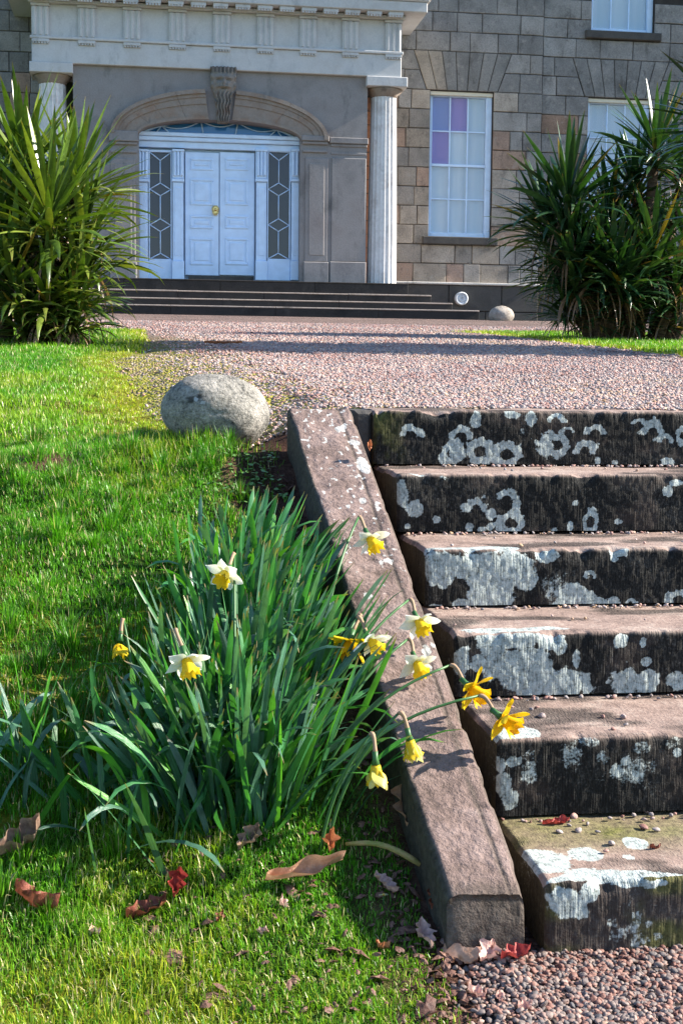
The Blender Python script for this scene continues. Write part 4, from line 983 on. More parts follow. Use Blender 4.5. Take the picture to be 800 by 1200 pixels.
palm('cordyline', br_, heads_px([(768, 178, -.1, 1.0, .1), (800, 205, .25, 1.0, .3), (664, 238, -.1, 1.1, -.3), (640, 262, .2, .95, -.4), (715, 262, .3, 1.0, -.1), (665, 285, -.2, .95, -.3), (765, 300, -.35, 1.0, .1), (700, 312, -.25, 1.0, -.15), (810, 300, -.1, 1.0, .35), (730, 335, -.45, .85, 0), (690, 345, .1, .8, -.2), (790, 345, -.3, .85, .25), (745, 230, .2, 1, 0), (735, 365, -.2, .7, .1), (700, 372, -.1, .6, -.1), (780, 372, -.1, .65, .2), (830, 345, 0, .8, .4), (672, 325, -.3, .9, -.2), (720, 318, -.4, .9, 0), (662, 362, -.1, .62, -.2), (650, 318, .3, .8, -.3)], PRY),
     'dark spiky cordyline on the grass island in front of the right-hand windows', (.024, .070, .021), 9, .72, 72, 9)

_cx, _cy = 4.95, 10.1
palm('cordyline', (_cx, _cy, float(terrain(_cx, _cy))-.02), [(_cx-.1, _cy, 3.0, 1.1, 0), (_cx+.35, _cy+.1, 2.6, 1.0, .2), (_cx-.35, _cy-.15, 2.2, 1.0, -.2), (_cx+.1, _cy+.3, 2.0, 1.0, .1), (_cx-.2, _cy+.2, 1.5, 1.0, -.15), (_cx+.3, _cy-.2, 1.5, .9, .2), (_cx, _cy, 1.0, .8, 0), (_cx, _cy-.55, 2.7, 1.1, 0), (_cx+.1, _cy+.65, 2.9, 1.1, 0), (_cx-.2, _cy-.5, 2.0, 1.1, -.1), (_cx-.2, _cy+.6, 2.2, 1.1, 0), (_cx+.2, _cy+.9, 1.7, 1.1, .1), (_cx-.3, _cy-.4, 1.4, 1, -.1)],
     'tallest cordyline, standing by itself nearer the steps and shading the gravel drive', (.024, .070, .020), 14, .72, 110, 6, 60)
# ------------------------------------------------------------------ daffodils
DW = ([0, .1, .5, .85, .95, 1], [.75, .85, 1.0, .85, .55, .08])
DV = [strap('leaf', 8, (lambda s, d=d, p=p: d*s**p), .0232, DW, fo, M['daff_leaf'], tw) for d, p, tw, fo in [(.05, 1, .3, .25), (.15, 1.5, -.5, .2), (.28, 1.6, .8, .2), (.45, 2.2, -.9, .15), (.8, 2.5, .5, .2), (1.3, 2.2, -.4, .15), (1.9, 2.0, .7, .15), (.1, 2, 1.4, .3)]]
def dcol(rn):
    k = rn.uniform(.8, 1.5); c = [.036*k, .150*k, .044*k]
    if rn.random() < .25: c = [.070*k, .24*k, .032*k]
    if rn.random() < .38: c = [.060*k, .145*k, .090*k]
    return c
def clump(label, loc, n, pos, lean, length, cap, seed, name='daffodil_clump'):
    rn = random.Random(seed); root = empty(name, loc, label, 'daffodils', 'daffodil clumps on the bank'); items = []
    for i in range(n):
        x, y = pos(rn); z = float(terrain(x, y))-.015; az, tilt = lean(rn, x, y); L = length(rn, x, y)
        var = DV[min(7, int(rn.random()**1.4*8))]
        m = Matrix.Translation((x, y, z)) @ Matrix.Rotation(az, 4, 'Z') @ Matrix.Rotation(tilt, 4, 'Y') @ Matrix.Rotation(rn.uniform(-1, 1), 4, 'Z') @ Matrix.Diagonal((L, L*rn.uniform(.75, 1.2)*.36/L, L, 1))
        items.append((var, m, dcol(rn)))
    place_straps(items, cap, 'leaf', 'leaf_mass', M['daff_mass'], root, loc, lambda t: (t[1] @ Vector((0, 0, .6))).y)
    return root
CB = ground_px(335, 880)
def pos_main(rn):
    t = rn.random(); y = 2.72+.95*t; xc = .20+.075*(y-2.72)/.95; x = xc+rn.gauss(0, .085)*(1.15-.45*t); return min(x, .43), y
def lean_main(rn, x, y):
    vx = (x-.22)*3.6+rn.gauss(.04, .24); vy = rn.gauss(-.05, .35)
    if rn.random() < .14: vx += .8
    return math.atan2(vy, vx), min(1.15, .10+.42*math.hypot(vx, vy))
clump('dense clump of tall blue-green daffodil leaves beside the sloping stone edging', (.22, 3.1, float(terrain(.22, 3.1))), 640, pos_main, lean_main, lambda rn, x, y: rn.uniform(.23, .385)*(1-.22*float(sst(3.1, 3.65, y))), 300, 21)
def pos_left(rn):
    p = ground_px(rn.uniform(60, 265), 905+rn.gauss(25, 38), 500); return p[0], p[1]
def lean_left(rn, x, y):
    a = rn.uniform(0, 6.28) if rn.random() < .5 else (math.pi+rn.gauss(0, .5) if rn.random() < .6 else rn.gauss(0, .5)); return a, abs(rn.gauss(.55, .45))
pl_ = ground_px(160, 930); clump('straggling flopped daffodil leaves in shade left of the dense clump', (pl_[0], pl_[1], pl_[2]), 120, pos_left, lean_left, lambda rn, x, y: rn.uniform(.17, .32), 300, 22)
def pos_tuft(rn):
    p = ground_px(rn.uniform(-30, 45), rn.uniform(875, 960), 500); return p[0], p[1]
pt_ = ground_px(15, 920); clump('small tuft of daffodil leaves at the left edge of the bank', (pt_[0], pt_[1], pt_[2]), 26, pos_tuft, lambda rn, x, y: (rn.uniform(0, 6.28), abs(rn.gauss(.3, .25))), lambda rn, x, y: rn.uniform(.2, .30), 300, 23)

def petal_mesh(name, L, Wd, mat, curl, cup=.25, nsl=7, wave=0.):
    V = []; tip = []; q = []
    for i in range(nsl+1):
        s = i/nsl; wv = Wd*(math.sin(math.pi*(.12+.88*s)**.85)**.8 if s < 1 else 0.02); r = L*s
        for k in range(-2, 3):
            u = k/2; V.append((curl*L*s*s+cup*Wd*u*u*(1-.4*s)+wave*math.sin(s*7+k), u*wv, .006+r)); tip.append(s)
    for i in range(nsl):
        for k in range(4): a = i*5+k; q.append((a, a+1, a+6, a+5))
    me = np_mesh(name, V, q, None, mat, True); a = me.attributes.new('tip', 'FLOAT', 'POINT'); a.data.foreach_set('value', np.array(tip, np.float32)); return me
def cup_mesh(name, L, r0, r1, mat, seed):
    n, m_ = 30, 8; V = []; tip = []; q = []; rr = random.Random(seed)
    ph = rr.uniform(0, 6)
    for i in range(m_+1):
        s = i/m_; r = r0+(r1-r0)*(s**1.6)*.75+(r1-r0)*.25*s
        for k in range(n):
            th = 2*math.pi*k/n; fr = s**4*(.16*math.sin(6*th+ph)+.10*math.sin(11*th+ph*2))
            V.append((L*s+L*.12*s**5*math.sin(9*th+ph), r*(1+fr)*math.cos(th), r*(1+fr)*math.sin(th))); tip.append(s)
    for i in range(m_):
        for k in range(n): j = (k+1) % n; q.append((i*n+k, i*n+j, i*n+n+j, i*n+n+k))
    V.append((.001, 0, 0)); tip.append(.4); T_ = [(len(V)-1, (k+1) % n, k) for k in range(n)]
    me = np_mesh(name, V, q, T_, mat, True); a = me.attributes.new('tip', 'FLOAT', 'POINT'); a.data.foreach_set('value', np.array(tip, np.float32)); return me
PM = {}
for cn, pm, cm in (('white', 'petal_white', 'cup_yellow'), ('yellow', 'petal_yellow', 'cup_deep'), ('pale', 'petal_pale', 'cup_yellow')):
    PM[cn] = ([petal_mesh('petal', .036, .0125, M[pm], c_, .3, 7, .0012) for c_ in (-.05, .12, .28)], [petal_mesh('petal', .034, .011, M[pm], c_, .35, 7, .0012) for c_ in (.9, 1.15, 1.4)], cup_mesh('trumpet', .030, .008, .0165, M[cm], 3))
def daffodil(px, py, Y, base_px, kind, face, label, closed=False, size=1.0, bud=False):
    size *= 1.32
    """flower centre seen at (px,py) at depth Y; face = direction it looks"""
    c = Vector(at_y(px, py, Y)); d = Vector(face).normalized(); g = ground_px(*base_px); g = Vector((g[0], g[1], float(terrain(g[0], g[1]))-.01))
    root = empty('daffodil', g, label, 'daffodil', 'daffodils in bloom on the bank')
    q = d.to_track_quat('X', 'Z').to_matrix().to_4x4(); rn = random.Random(int(px*7+py))
    W = Matrix.Translation(c-g) @ q @ Matrix.Scale(size, 4)
    P1, P2, cup = PM[kind]
    for k in range(6):
        me = rn.choice(P1); o = link('petal', me, root)
        o.matrix_local = W @ Matrix.Translation((.001*(k % 2), 0, 0)) @ Matrix.Rotation(k*math.pi/3+rn.uniform(-.16, .16), 4, 'X') @ Matrix.Rotation(rn.uniform(.85, 1.12) if closed else rn.uniform(-.12, .38), 4, 'Y') @ Matrix.Rotation(rn.uniform(-.35, .35), 4, 'Z') @ Matrix.Scale(rn.uniform(.9, 1.08), 4)
    if not bud:
        o = link('trumpet', cup, root); o.matrix_local = W
    # ovary, neck and stem
    back = c-d*.018*size; nb_ = c-d*.034*size+Vector((0, 0, .004))
    mb = MB(); mb.tube([c-g-d*.0015, c-g-d*.012*size, back-g-d*.006], [.0072*size, .0045*size, .005*size], 8); mb.build('flower_tube', M['stem'] if kind != 'white' else M['stem'], root)
    dh = Vector((d.x, d.y, 0)); dh = dh.normalized() if dh.length > .05 else Vector((.6, -.3, 0)).normalized()
    top = nb_-dh*.014*size+Vector((0, 0, .010*size))
    if (top-g).z < .05: top.z = g.z+.05
    stem_dir = (top-g); p1 = g+Vector((0, 0, stem_dir.length*.55)); p1 = p1.lerp(g+stem_dir*.55, .35)
    def bez(a, b, c2, t): return a*(1-t)**2+b*2*t*(1-t)+c2*t*t
    pts = [bez(g, p1, top, t) for t in np.linspace(0, 1, 12)]
    mb = MB(); mb.tube([p-g for p in pts], [.0036]*8+[.0034, .0032, .003, .0028], 7); mb.build('stem', M['stem'], root)
    tdir = (pts[-1]-pts[-2]).normalized(); k1 = top+tdir*.014*size
    npts = [top*(1-t)**2+k1*2*t*(1-t)+back*t*t for t in np.linspace(0, 1, 8)]
    mb = MB(); mb.tube([p-g for p in npts], [.0032, .0046, .0052, .0048, .0042, .0038, .0042, .0055], 7); mb.build('spathe', M['spathe'], root)
    return root
L_ = (-.35, -.75, -.35)
daffodil(433, 630, 3.42, (372, 800), 'white', (.30, -.62, -.60), 'cream daffodil highest up the clump, hanging over the stone edging')
daffodil(265, 671, 3.10, (275, 900), 'white', (-.35, -.8, -.42), 'large white daffodil with yellow trumpet facing out of the left side of the clump', size=.92)
daffodil(218, 772, 2.78, (265, 930), 'white', (.25, -.55, -.8), 'white daffodil nodding face down above the straggling leaves', size=.95)
daffodil(141, 752, 3.05, (165, 880), 'yellow', (-.1, -.3, -1), 'small closed yellow daffodil bud at the far left of the flowers', closed=True, size=.72, bud=True)
daffodil(409, 752, 3.00, (345, 900), 'yellow', (-.35, -.45, -.75), 'golden daffodil behind a cream one, overlapping the stone edging')
daffodil(434, 749, 2.97, (355, 905), 'white', (.45, -.6, -.7), 'cream frilled daffodil in front of a golden one over the stone edging', closed=False, size=.85)
daffodil(490, 727, 3.12, (375, 870), 'white', (.22, -.70, -.55), 'white daffodil beside the third step from the top', size=.92)
daffodil(488, 776, 3.00, (380, 900), 'white', (.20, -.62, -.62), 'white daffodil with yellow cup beside the fourth step from the top', size=.9)
daffodil(551, 806, 2.86, (370, 930), 'yellow', (.55, -.62, -.50), 'bright yellow daffodil reaching across the edging to the fourth step', size=1.02)
daffodil(588, 841, 2.76, (375, 955), 'yellow', (.62, -.62, -.45), 'bright yellow daffodil farthest right, hanging above the fifth tread', size=1.02)
daffodil(480, 868, 2.68, (385, 985), 'pale', (.22, -.1, -1), 'pale yellow half-closed daffodil nodding over the lower edging stone', closed=True, size=.88)
daffodil(440, 897, 2.60, (375, 1005), 'pale', (.05, -.1, -1), 'pale yellow half-closed daffodil lowest of all, nodding left of the edging', closed=True, size=.92)

# ------------------------------------------------------------------ fallen leaves, stem, daisy
def oak_mesh(name, mat, L, Wd, lobes, curl, seed, cross=0.):
    rr = random.Random(seed); n, m_ = 20, 4; V = []; q = []
    for i in range(n+1):
        s = i/n; env = math.sin(math.pi*min(1, s*.94+.04))**.75*(.55+.6*s if s < .65 else .95-(s-.65)*.6); lob = 1+.42*math.sin(s*lobes*2*math.pi+.6) if lobes else 1
        wl = Wd*env*lob*(1 if .04 < s < .99 else .12); wr = Wd*env*(1+.42*math.sin(s*lobes*2*math.pi+.9) if lobes else 1)*(1 if .04 < s < .99 else .12)
        a = curl*(s-.35)
        cx_, cz_ = L*(math.sin(a)/curl if abs(curl) > .01 else s-.35), (L*(1-math.cos(a))/curl if abs(curl) > .01 else 0)
        for k in range(-m_, m_+1):
            u = k/m_; y_ = (wl if u < 0 else wr)*u; zc_ = cross*abs(u)**1.6*Wd+rr.uniform(-.0012, .0012)+.020*(float(fbm(s*4.5+seed*1.7, u*1.6+seed*.3, 7, 3))-.5)-.0025*math.exp(-(u/.18)**2)
            V.append((cx_, y_*(1-.3*abs(cross)*abs(u)), cz_+zc_))
    c = 2*m_+1
    for i in range(n):
        for k in range(2*m_): a = i*c+k; q.append((a, a+c, a+c+1, a+1))
    st = [(-.35*L-.02, 0, 0)]
    return np_mesh(name, V, q, None, mat, True)
def fallen(px, py, mat, L, Wd, rot, tilt, roll_, label, lobes=4, curl=.6, cross=.5, lift=.012, z=None):
    p = at_z(px, py, z) if z is not None else ground_px(px, py); gz = z if z is not None else float(terrain(p[0], p[1]))
    o = link('fallen_leaf', oak_mesh('fallen_leaf', M[mat], L, Wd, lobes, curl, int(px+py), cross))
    o.location = (p[0], p[1], gz+lift*.75); o.rotation_euler = (roll_, tilt, rot); return tag(o, label, 'fallen leaf', 'dead leaves fallen on the grass and steps')
fallen(18, 1008, 'leaf_brown', .105, .035, .5, -.35, .5, 'big curled grey-brown dead leaf at the left edge of the grass', 3, 1.2, 1.2, .03)
fallen(48, 1072, 'leaf_dark', .10, .032, 2.7, -.1, .3, 'dark red-brown dead leaf in the grass at lower left', 3, .8, .8, .02)
fallen(205, 1048, 'leaf_red', .055, .026, 1.3, -.8, .3, 'crumpled pinkish red leaf standing up in the grass below the leaves', 3, 1.6, 1.1, .03)
fallen(165, 1068, 'leaf_dark', .085, .025, .35, -.1, .25, 'dark rust-coloured leaf lying left of the crumpled red one', 3, .9, .7, .016)
fallen(112, 1103, 'leaf_pink', .03, .012, 2.2, -.2, .3, 'small pale pink leaf scrap in the lower left lawn', 2, 1., .6, .014)
fallen(342, 1044, 'leaf_tan', .165, .026, .20, -.10, .75, 'long curled tan leaf lying on the lawn below the daffodils', 2, .9, 1.2, .026)
fallen(287, 1002, 'leaf_brown', .07, .026, .8, -.3, .3, 'dull brown leaf in the shade under the daffodil leaves', 3, .8, .6, .014)
fallen(386, 1006, 'leaf_orange', .045, .020, 1.4, -.6, .2, 'small orange leaf upright at the foot of the daffodil clump', 2, 1., .8, .02)
fallen(455, 1055, 'leaf_pink', .062, .024, 2.3, -.25, .2, 'pale pink lobed oak leaf on the grass left of the stone edging', 4, .4, .4, .02)
fallen(499, 1112, 'leaf_pink', .075, .022, 1.75, -.25, .35, 'whitish pink lobed oak leaf nearest the foot of the stone edging', 4, .5, .4, .02)
fallen(598, 1133, 'leaf_red', .060, .024, .2, -.05, .25, 'bright red leaf on the gravel at the foot of the edging', 3, .5, .5, .016)
fallen(567, 1131, 'leaf_pink', .060, .024, .9, -.1, .25, 'dusty pink leaf beside the bright red one at the edging foot', 3, .6, .5, .014)
fallen(543, 1133, 'leaf_tan', .075, .016, 2.5, .1, .9, 'rolled tan leaf on soil at the corner of the edging', 0, .5, 1.6, .018)
fallen(560, 1172, 'leaf_pink', .034, .015, 2.6, -.2, .2, 'pale leaf scrap on soil beside the lower gravel', 2, .7, .6, .01)
fallen(585, 1178, 'leaf_pink', .026, .010, 1.5, -.2, .3, 'narrow pale leaf scrap on the edge of the lower gravel', 0, .7, .6, .01)
fallen(612, 1190, 'leaf_pink', .030, .013, .3, -.1, .3, 'pale leaf scrap lying farthest out on the lower gravel', 2, .7, .6, .012)
fallen(476, 972, 'leaf_tan', .115, .040, 1.5, -.75, .2, 'big tan leaf propped against the side of the stone edging', 3, .8, .5, .05)
fallen(508, 1072, 'leaf_dark', .075, .020, 1.5, -.4, .3, 'dark red leaf wedged in shadow at the foot of the edging', 3, .8, .7, .025)
fallen(646, 966, 'leaf_red', .062, .013, .05, -.03, .15, 'flat red leaf lying on the lowest step', 4, .3, .3, .006, SZ[5])
fallen(765, 994, 'leaf_dark', .026, .006, .15, 0, .1, 'little dark red leaf scrap on the lowest step', 0, .3, .3, .004, SZ[5])
fallen(433, 533, 'leaf_orange', .035, .010, 1.3, -1.0, .1, 'small orange leaf tucked beside the end of the top step', 0, .6, .6, .03, -.13)
fallen(255, 404, 'leaf_orange', .30, .10, .1, 0, .1, 'brown leaf patch lying on the gravel of the drive', 2, .2, .2, .01)
for _px, _py, _m, _l in [(333, 1072, 'leaf_pink', 'pale curled leaf scrap in grass under the long tan leaf'), (256, 1093, 'leaf_dark', 'dull purple leaf scrap in the middle of the lower lawn'), (307, 1110, 'leaf_pink', 'tiny pinkish leaf scrap in the middle of the lower lawn'), (450, 1118, 'leaf_orange', 'tiny orange leaf scrap left of the whitish oak leaf')]:
    fallen(_px, _py, _m, .03, .010, random.uniform(0, 6), -.3, .3, _l, 2, .8, .6, .016)
g0, g1 = ground_px(405, 1006), ground_px(492, 1032)
mb = MB(); pts = [Vector(g0)*(1-t)+Vector(g1)*t+Vector((0, 0, .03+.02*math.sin(t*3))) for t in np.linspace(0, 1, 8)]; o_ = Vector(pts[0])
mb.tube([p-o_ for p in pts], [.004, .005, .0055, .006, .006, .0065, .007, .005], 8)
o = mb.build('cut_stem', dry_leaf('straw_stem', (.24, .26, .06), (.50, .34, .15))); o.location = o_; tag(o, 'thick yellowing stem lying on the grass against the edging', 'stem')
def daisy(px, py, label):
    g = ground_px(px, py); r = empty('daisy', (g[0], g[1], float(terrain(g[0], g[1]))+.02), label, 'daisy')
    for k in range(11): o = link('petal', DP, r); o.matrix_local = Matrix.Rotation(-.6, 4, 'X') @ Matrix.Translation((0, 0, 0)) @ Matrix.Rotation(k*2*math.pi/11, 4, 'Z')
    mb = MB(); mb.lathe([(.0028, -.001), (.003, .001), (.0018, .0028), (.0004, .003)], 0, 0, 8); o = mb.build('flower_centre', M['cup_deep'], r); o.matrix_local = Matrix.Rotation(-.6, 4, 'X')
    mb = MB(); mb.tube([(0, 0, -.03), (0, 0, -.001)], .0009, 5); mb.build('stem', M['stem'], r)
_m = MB(); _m.add([(.002, -.0008, 0), (.007, -.0017, .0004), (.0105, 0, 0), (.007, .0017, .0004), (.002, .0008, 0)], [(0, 1, 2, 3, 4)]); DP = _m.mesh('petal', M['petal_white'])
daisy(449, 1067, 'tiny white daisy with yellow eye beside the pale pink oak leaf')

# crumbs of dead leaf on the bare soil along the edging and under the daffodils
vs = []; fs = []
for i in range(760):
    yy = rng.uniform(2.1, 4.2) if i % 2 else rng.uniform(2.08, 2.75); xx = .57-abs(rng.normal(0, .075)) if i % 4 else rng.uniform(.0, .40)
    if yy > 2.40 and xx > .532-.05*(yy-2.4): continue
    c = np.array([xx, yy, float(terrain(xx, yy))+rng.uniform(.004, .014)]); th = rng.uniform(0, 6.28); s_ = rng.uniform(.004, .012)+.012*(rng.random() < .12); u = np.array([math.cos(th), math.sin(th), rng.normal(0, .4)])*s_; v = np.array([-math.sin(th), math.cos(th), rng.normal(0, .4)])*s_*rng.uniform(.35, .8)
    k = len(vs); vs += [c-u, c-.4*u+v, c+.1*u+.6*v, c+.6*u+v, c+u, c+.4*u-v, c-.5*u-.8*v, c+np.array([0, 0, s_*.35])]; fs += [[k+7, k+j, k+(j+1) % 7] for j in range(7)]
mb = MB(); mb.add(vs, fs); tag(mb.build('leaf_litter', M['leaf_litter']), 'crumbs of dead leaf strewn on the soil beside the stone edging', 'leaf litter', kind='stuff')

# ------------------------------------------------------------------ grass
def blades(name, P, L, az, lean, wd, col, label, cat='grass'):
    n = len(P); ca, sa = np.cos(az), np.sin(az); d = np.stack([ca, sa, 0*ca], -1); sd = np.stack([-sa, ca, 0*ca], -1)
    up = np.array([0, 0, 1.0]); l1 = lean*.45; l2 = lean*1.25
    m = P+(d*np.sin(l1)[:, None]+up*np.cos(l1)[:, None])*(L*.55)[:, None]
    t = m+(d*np.sin(l2)[:, None]+up*np.cos(l2)[:, None])*(L*.45)[:, None]
    V = np.stack([P-sd*wd[:, None], P+sd*wd[:, None], m-sd*wd[:, None]*.85, m+sd*wd[:, None]*.85, t], 1).reshape(-1, 3)
    b = np.arange(n)*5; Q = np.stack([b, b+1, b+3, b+2], -1); T = np.stack([b+2, b+3, b+4], -1)
    cc = np.repeat(col, 5, 0)
    o = link(name, np_mesh(name, V, Q, T, M['grass'], False, cc)); return tag(o, label, cat, kind='stuff')
def gcol(n, x, y, yellow):
    k = rng.uniform(.55, 1.5, n)[:, None]
    a = np.array([.055, .22, .010]); b_ = np.array([.135, .33, .018]); s_ = np.array([.62, .50, .27]); yy = np.array([.44, .40, .035])
    f = np.clip(fbm(x*2.3, y*2.3, 88, 3)*1.6-.35+rng.normal(0, .15, n), 0, 1)[:, None]
    c = (a*(1-f)+b_*f)*k; c = c*(1-yellow[:, None])+yy*k*yellow[:, None]
    dry = rng.random(n) < .10; c[dry] = s_*rng.uniform(.6, 1.4, dry.sum())[:, None]
    return c
def scatter(n, x0, x1, y0, y1, tuft=1, spread=.012):
    m_ = n//tuft; cx_ = rng.uniform(x0, x1, m_); cy_ = rng.uniform(y0, y1, m_)
    x = np.repeat(cx_, tuft)+rng.normal(0, spread, m_*tuft); y = np.repeat(cy_, tuft)+rng.normal(0, spread, m_*tuft); return x, y
# near bank
x, y = scatter(330000, -1.25, .62, 1.85, 4.75, 6, .010)
ld = lawn_d(x, y); keep = (rng.random(len(x)) < sst(-.02, .10, ld)*np.clip(.1+1.5*fbm(x*7, y*7, 91, 4), 0, 1)) & (x < .545)
soilm = .72*np.where(y < 2.95, .62, 1.15)*sst(.38, .54, x+.1*(fbm(x*8, y*8, 21)-.5))*sst(4.7, 4.3, y)+.8*sst(.60, .70, fbm(x*4, y*4, 40))*(y > 3.3)
keep &= rng.random(len(x)) > soilm*.93
keep &= x < np.where(y > 2.40, .538-.050*(y-2.4), .6)
keep &= rng.random(len(x)) > .96*sst(.16, .27, x+.06*(fbm(x*9, y*9, 44)-.5))*sst(3.75, 4.0, y)
keep &= rng.random(len(x)) > .72*sst(.0, .12, x)*sst(2.62, 2.85, y)*sst(3.9, 3.5, y)
x, y = x[keep], y[keep]; n = len(x); tall = sst(.5, .72, fbm(x*2.6, y*2.6, 93, 3))
crest = sst(4.0, 4.35, y)*sst(4.75, 4.5, y)*sst(-.5, -.05, x)
L = (.010+.017*rng.random(n)+.026*tall*rng.random(n)+.040*crest*rng.random(n)); wdt = rng.uniform(.0006, .0015, n)
yl = np.clip(sst(.52, .70, fbm(x*2.6, y*2.6, 95, 3))*.55+.45*sst(2.62, 2.25, y), 0, .85)*rng.random(n)
blades('grass', np.stack([x, y, terrain(x, y)-.003], -1), L, rng.uniform(0, 6.283, n), np.abs(rng.normal(.75, .55, n)), wdt, gcol(n, x, y, yl), 'bright green grass covering the bank left of the steps')
# longer tussocks on the bank, each fanning out from its own crown
tx, ty = rng.uniform(-1.1, .30, 170), rng.uniform(2.5, 4.7, 170); kt = (lawn_d(tx, ty) > .06) & ~((tx > -.02) & (ty > 2.6) & (ty < 3.9)); tx, ty = tx[kt], ty[kt]
nb_ = 110; x = np.repeat(tx, nb_); y = np.repeat(ty, nb_); n = len(x); a_ = rng.uniform(0, 6.283, n); r_ = np.abs(rng.normal(0, .022, n)); x = x+np.cos(a_)*r_; y = y+np.sin(a_)*r_
sz_ = np.repeat(rng.uniform(.6, 1.25, len(tx)), nb_)
blades('grass', np.stack([x, y, terrain(x, y)-.003], -1), (.030+.045*rng.random(n))*sz_, a_+rng.normal(0, .5, n), np.clip(.15+r_*22+rng.normal(0, .25, n), 0, 1.5), rng.uniform(.0009, .0019, n), gcol(n, x, y, 0*x)*np.repeat(rng.uniform(.55, 1.0, len(tx)), nb_)[:, None], 'longer green tussocks of grass on the bank')
# upper lawn
x, y = scatter(240000, -4.2, .7, 4.6, 9.5, 6, .02); ld = lawn_d(x, y)
keep = (rng.random(len(x)) < sst(-.65, .30, ld)) & (x > -.21*y-.3)
x, y, ld = x[keep], y[keep], ld[keep]; n = len(x); fr = sst(.45, -.1, ld)
L = (.016+.026*rng.random(n))*(1-.55*fr); yl = np.clip(fr*.9+.45*sst(.45, .7, fbm(x*1.4, y*1.4, 96, 3)), 0, 1)*rng.uniform(.4, 1, n)
blades('grass', np.stack([x, y, terrain(x, y)-.003], -1), L, rng.uniform(0, 6.283, n), np.abs(rng.normal(.6, .4, n)), rng.uniform(.0013, .0025, n), gcol(n, x, y, yl), 'sunlit mown lawn between the boulder and the left cordyline')
# far lawn and the island on the right
x, y = scatter(90000, -6, -.0, 9.4, 15.5, 5, .03); k1 = (lawn_d(x, y) > rng.uniform(-.35, .1, len(x))) & (x < 1) & (x > -.21*y-.6)
x2, y2 = scatter(120000, ITIP-.3, ITIP+5.6, 7.2, 16.5, 5, .03); k2 = (island(x2, y2) > rng.uniform(-.18, .12, len(x2))) & (x2 < .42*y2+.6)
x3, y3 = scatter(6000, 6.95, 13, 28.9, 29.45, 4, .03)
x = np.concatenate([x[k1], x2[k2], x3]); y = np.concatenate([y[k1], y2[k2], y3]); n = len(x)
yl = np.clip(sst(.3, .0, lawn_d(x, y))*.8+.2, 0, 1)*rng.uniform(.2, 1, n)
blades('grass', np.stack([x, y, terrain(x, y)-.003], -1), .022+.035*rng.random(n), rng.uniform(0, 6.283, n), np.abs(rng.normal(.6, .4, n)), rng.uniform(.0025, .005, n), gcol(n, x, y, yl), 'mown grass round the feet of both cordylines')
# low broad-leaved weeds under the boulder
wp = ground_px(300, 560); vs = []; fs = []
for i in range(420):
    a = rng.normal(0, 1, 2); xx, yy = wp[0]+a[0]*.085, wp[1]-.03+a[1]*.09
    if xx > .42: continue
    c = np.array([xx, yy, float(terrain(xx, yy))+rng.uniform(.006, .035)]); th = rng.uniform(0, 6.28); s_ = rng.uniform(.005, .010); u = np.array([math.cos(th), math.sin(th), rng.normal(0, .3)])*s_; v = np.array([-math.sin(th), math.cos(th), rng.normal(0, .3)])*s_*.7
    k = len(vs); vs += [c-u, c-.3*u+v, c+.5*u+.8*v, c+u, c+.5*u-.8*v, c-.3*u-v]; fs.append([k, k+1, k+2, k+3, k+4, k+5])
mb = MB(); mb.add(vs, fs); tag(mb.build('weeds', M['weed']), 'low broad-leaved weeds in the shade below the boulder', 'weeds', kind='stuff')

# ------------------------------------------------------------------ loose stones (instanced by geometry nodes on real points)
def pebble_group(mat):
    g = bpy.data.node_groups.new('pebbles', 'GeometryNodeTree'); g.interface.new_socket('Geometry', in_out='INPUT', socket_type='NodeSocketGeometry'); g.interface.new_socket('Geometry', in_out='OUTPUT', socket_type='NodeSocketGeometry')
    N = g.nodes; Lk = g.links.new; gi = N.new('NodeGroupInput'); go = N.new('NodeGroupOutput')
    j = N.new('GeometryNodeJoinGeometry')
    for s in range(5):
        ic = N.new('GeometryNodeMeshIcoSphere'); ic.inputs['Subdivisions'].default_value = 2; ic.inputs['Radius'].default_value = 1
        sp = N.new('GeometryNodeSetPosition'); no = N.new('ShaderNodeTexNoise'); no.noise_dimensions = '4D'; no.inputs['W'].default_value = s*3.7; no.inputs['Scale'].default_value = .9; no.inputs['Detail'].default_value = 1.5
        sub = N.new('ShaderNodeVectorMath'); sub.operation = 'SUBTRACT'; sub.inputs[1].default_value = (.5, .5, .5); ml = N.new('ShaderNodeVectorMath'); ml.operation = 'SCALE'; ml.inputs['Scale'].default_value = 1.5
        Lk(no.outputs['Color'], sub.inputs[0]); Lk(sub.outputs[0], ml.inputs[0]); Lk(ic.outputs[0], sp.inputs['Geometry']); Lk(ml.outputs[0], sp.inputs['Offset'])
        sm = N.new('GeometryNodeSetShadeSmooth'); Lk(sp.outputs[0], sm.inputs[0])
        ti = N.new('GeometryNodeGeometryToInstance'); Lk(sm.outputs[0], ti.inputs[0]); Lk(ti.outputs[0], j.inputs[0])
    ip = N.new('GeometryNodeInstanceOnPoints'); Lk(gi.outputs[0], ip.inputs['Points']); Lk(j.outputs[0], ip.inputs['Instance']); ip.inputs['Pick Instance'].default_value = True
    def na(n, t):
        a = N.new('GeometryNodeInputNamedAttribute'); a.data_type = t; a.inputs[0].default_value = n; return a.outputs[0]
    Lk(na('pick', 'INT'), ip.inputs['Instance Index']); Lk(na('rot', 'FLOAT_VECTOR'), ip.inputs['Rotation']); Lk(na('size', 'FLOAT_VECTOR'), ip.inputs['Scale'])
    mt = N.new('GeometryNodeSetMaterial'); mt.inputs['Material'].default_value = mat; Lk(ip.outputs[0], mt.inputs[0]); Lk(mt.outputs[0], go.inputs[0]); return g
PG = {k: pebble_group(M[k]) for k in ('pebble', 'pebble_low')}
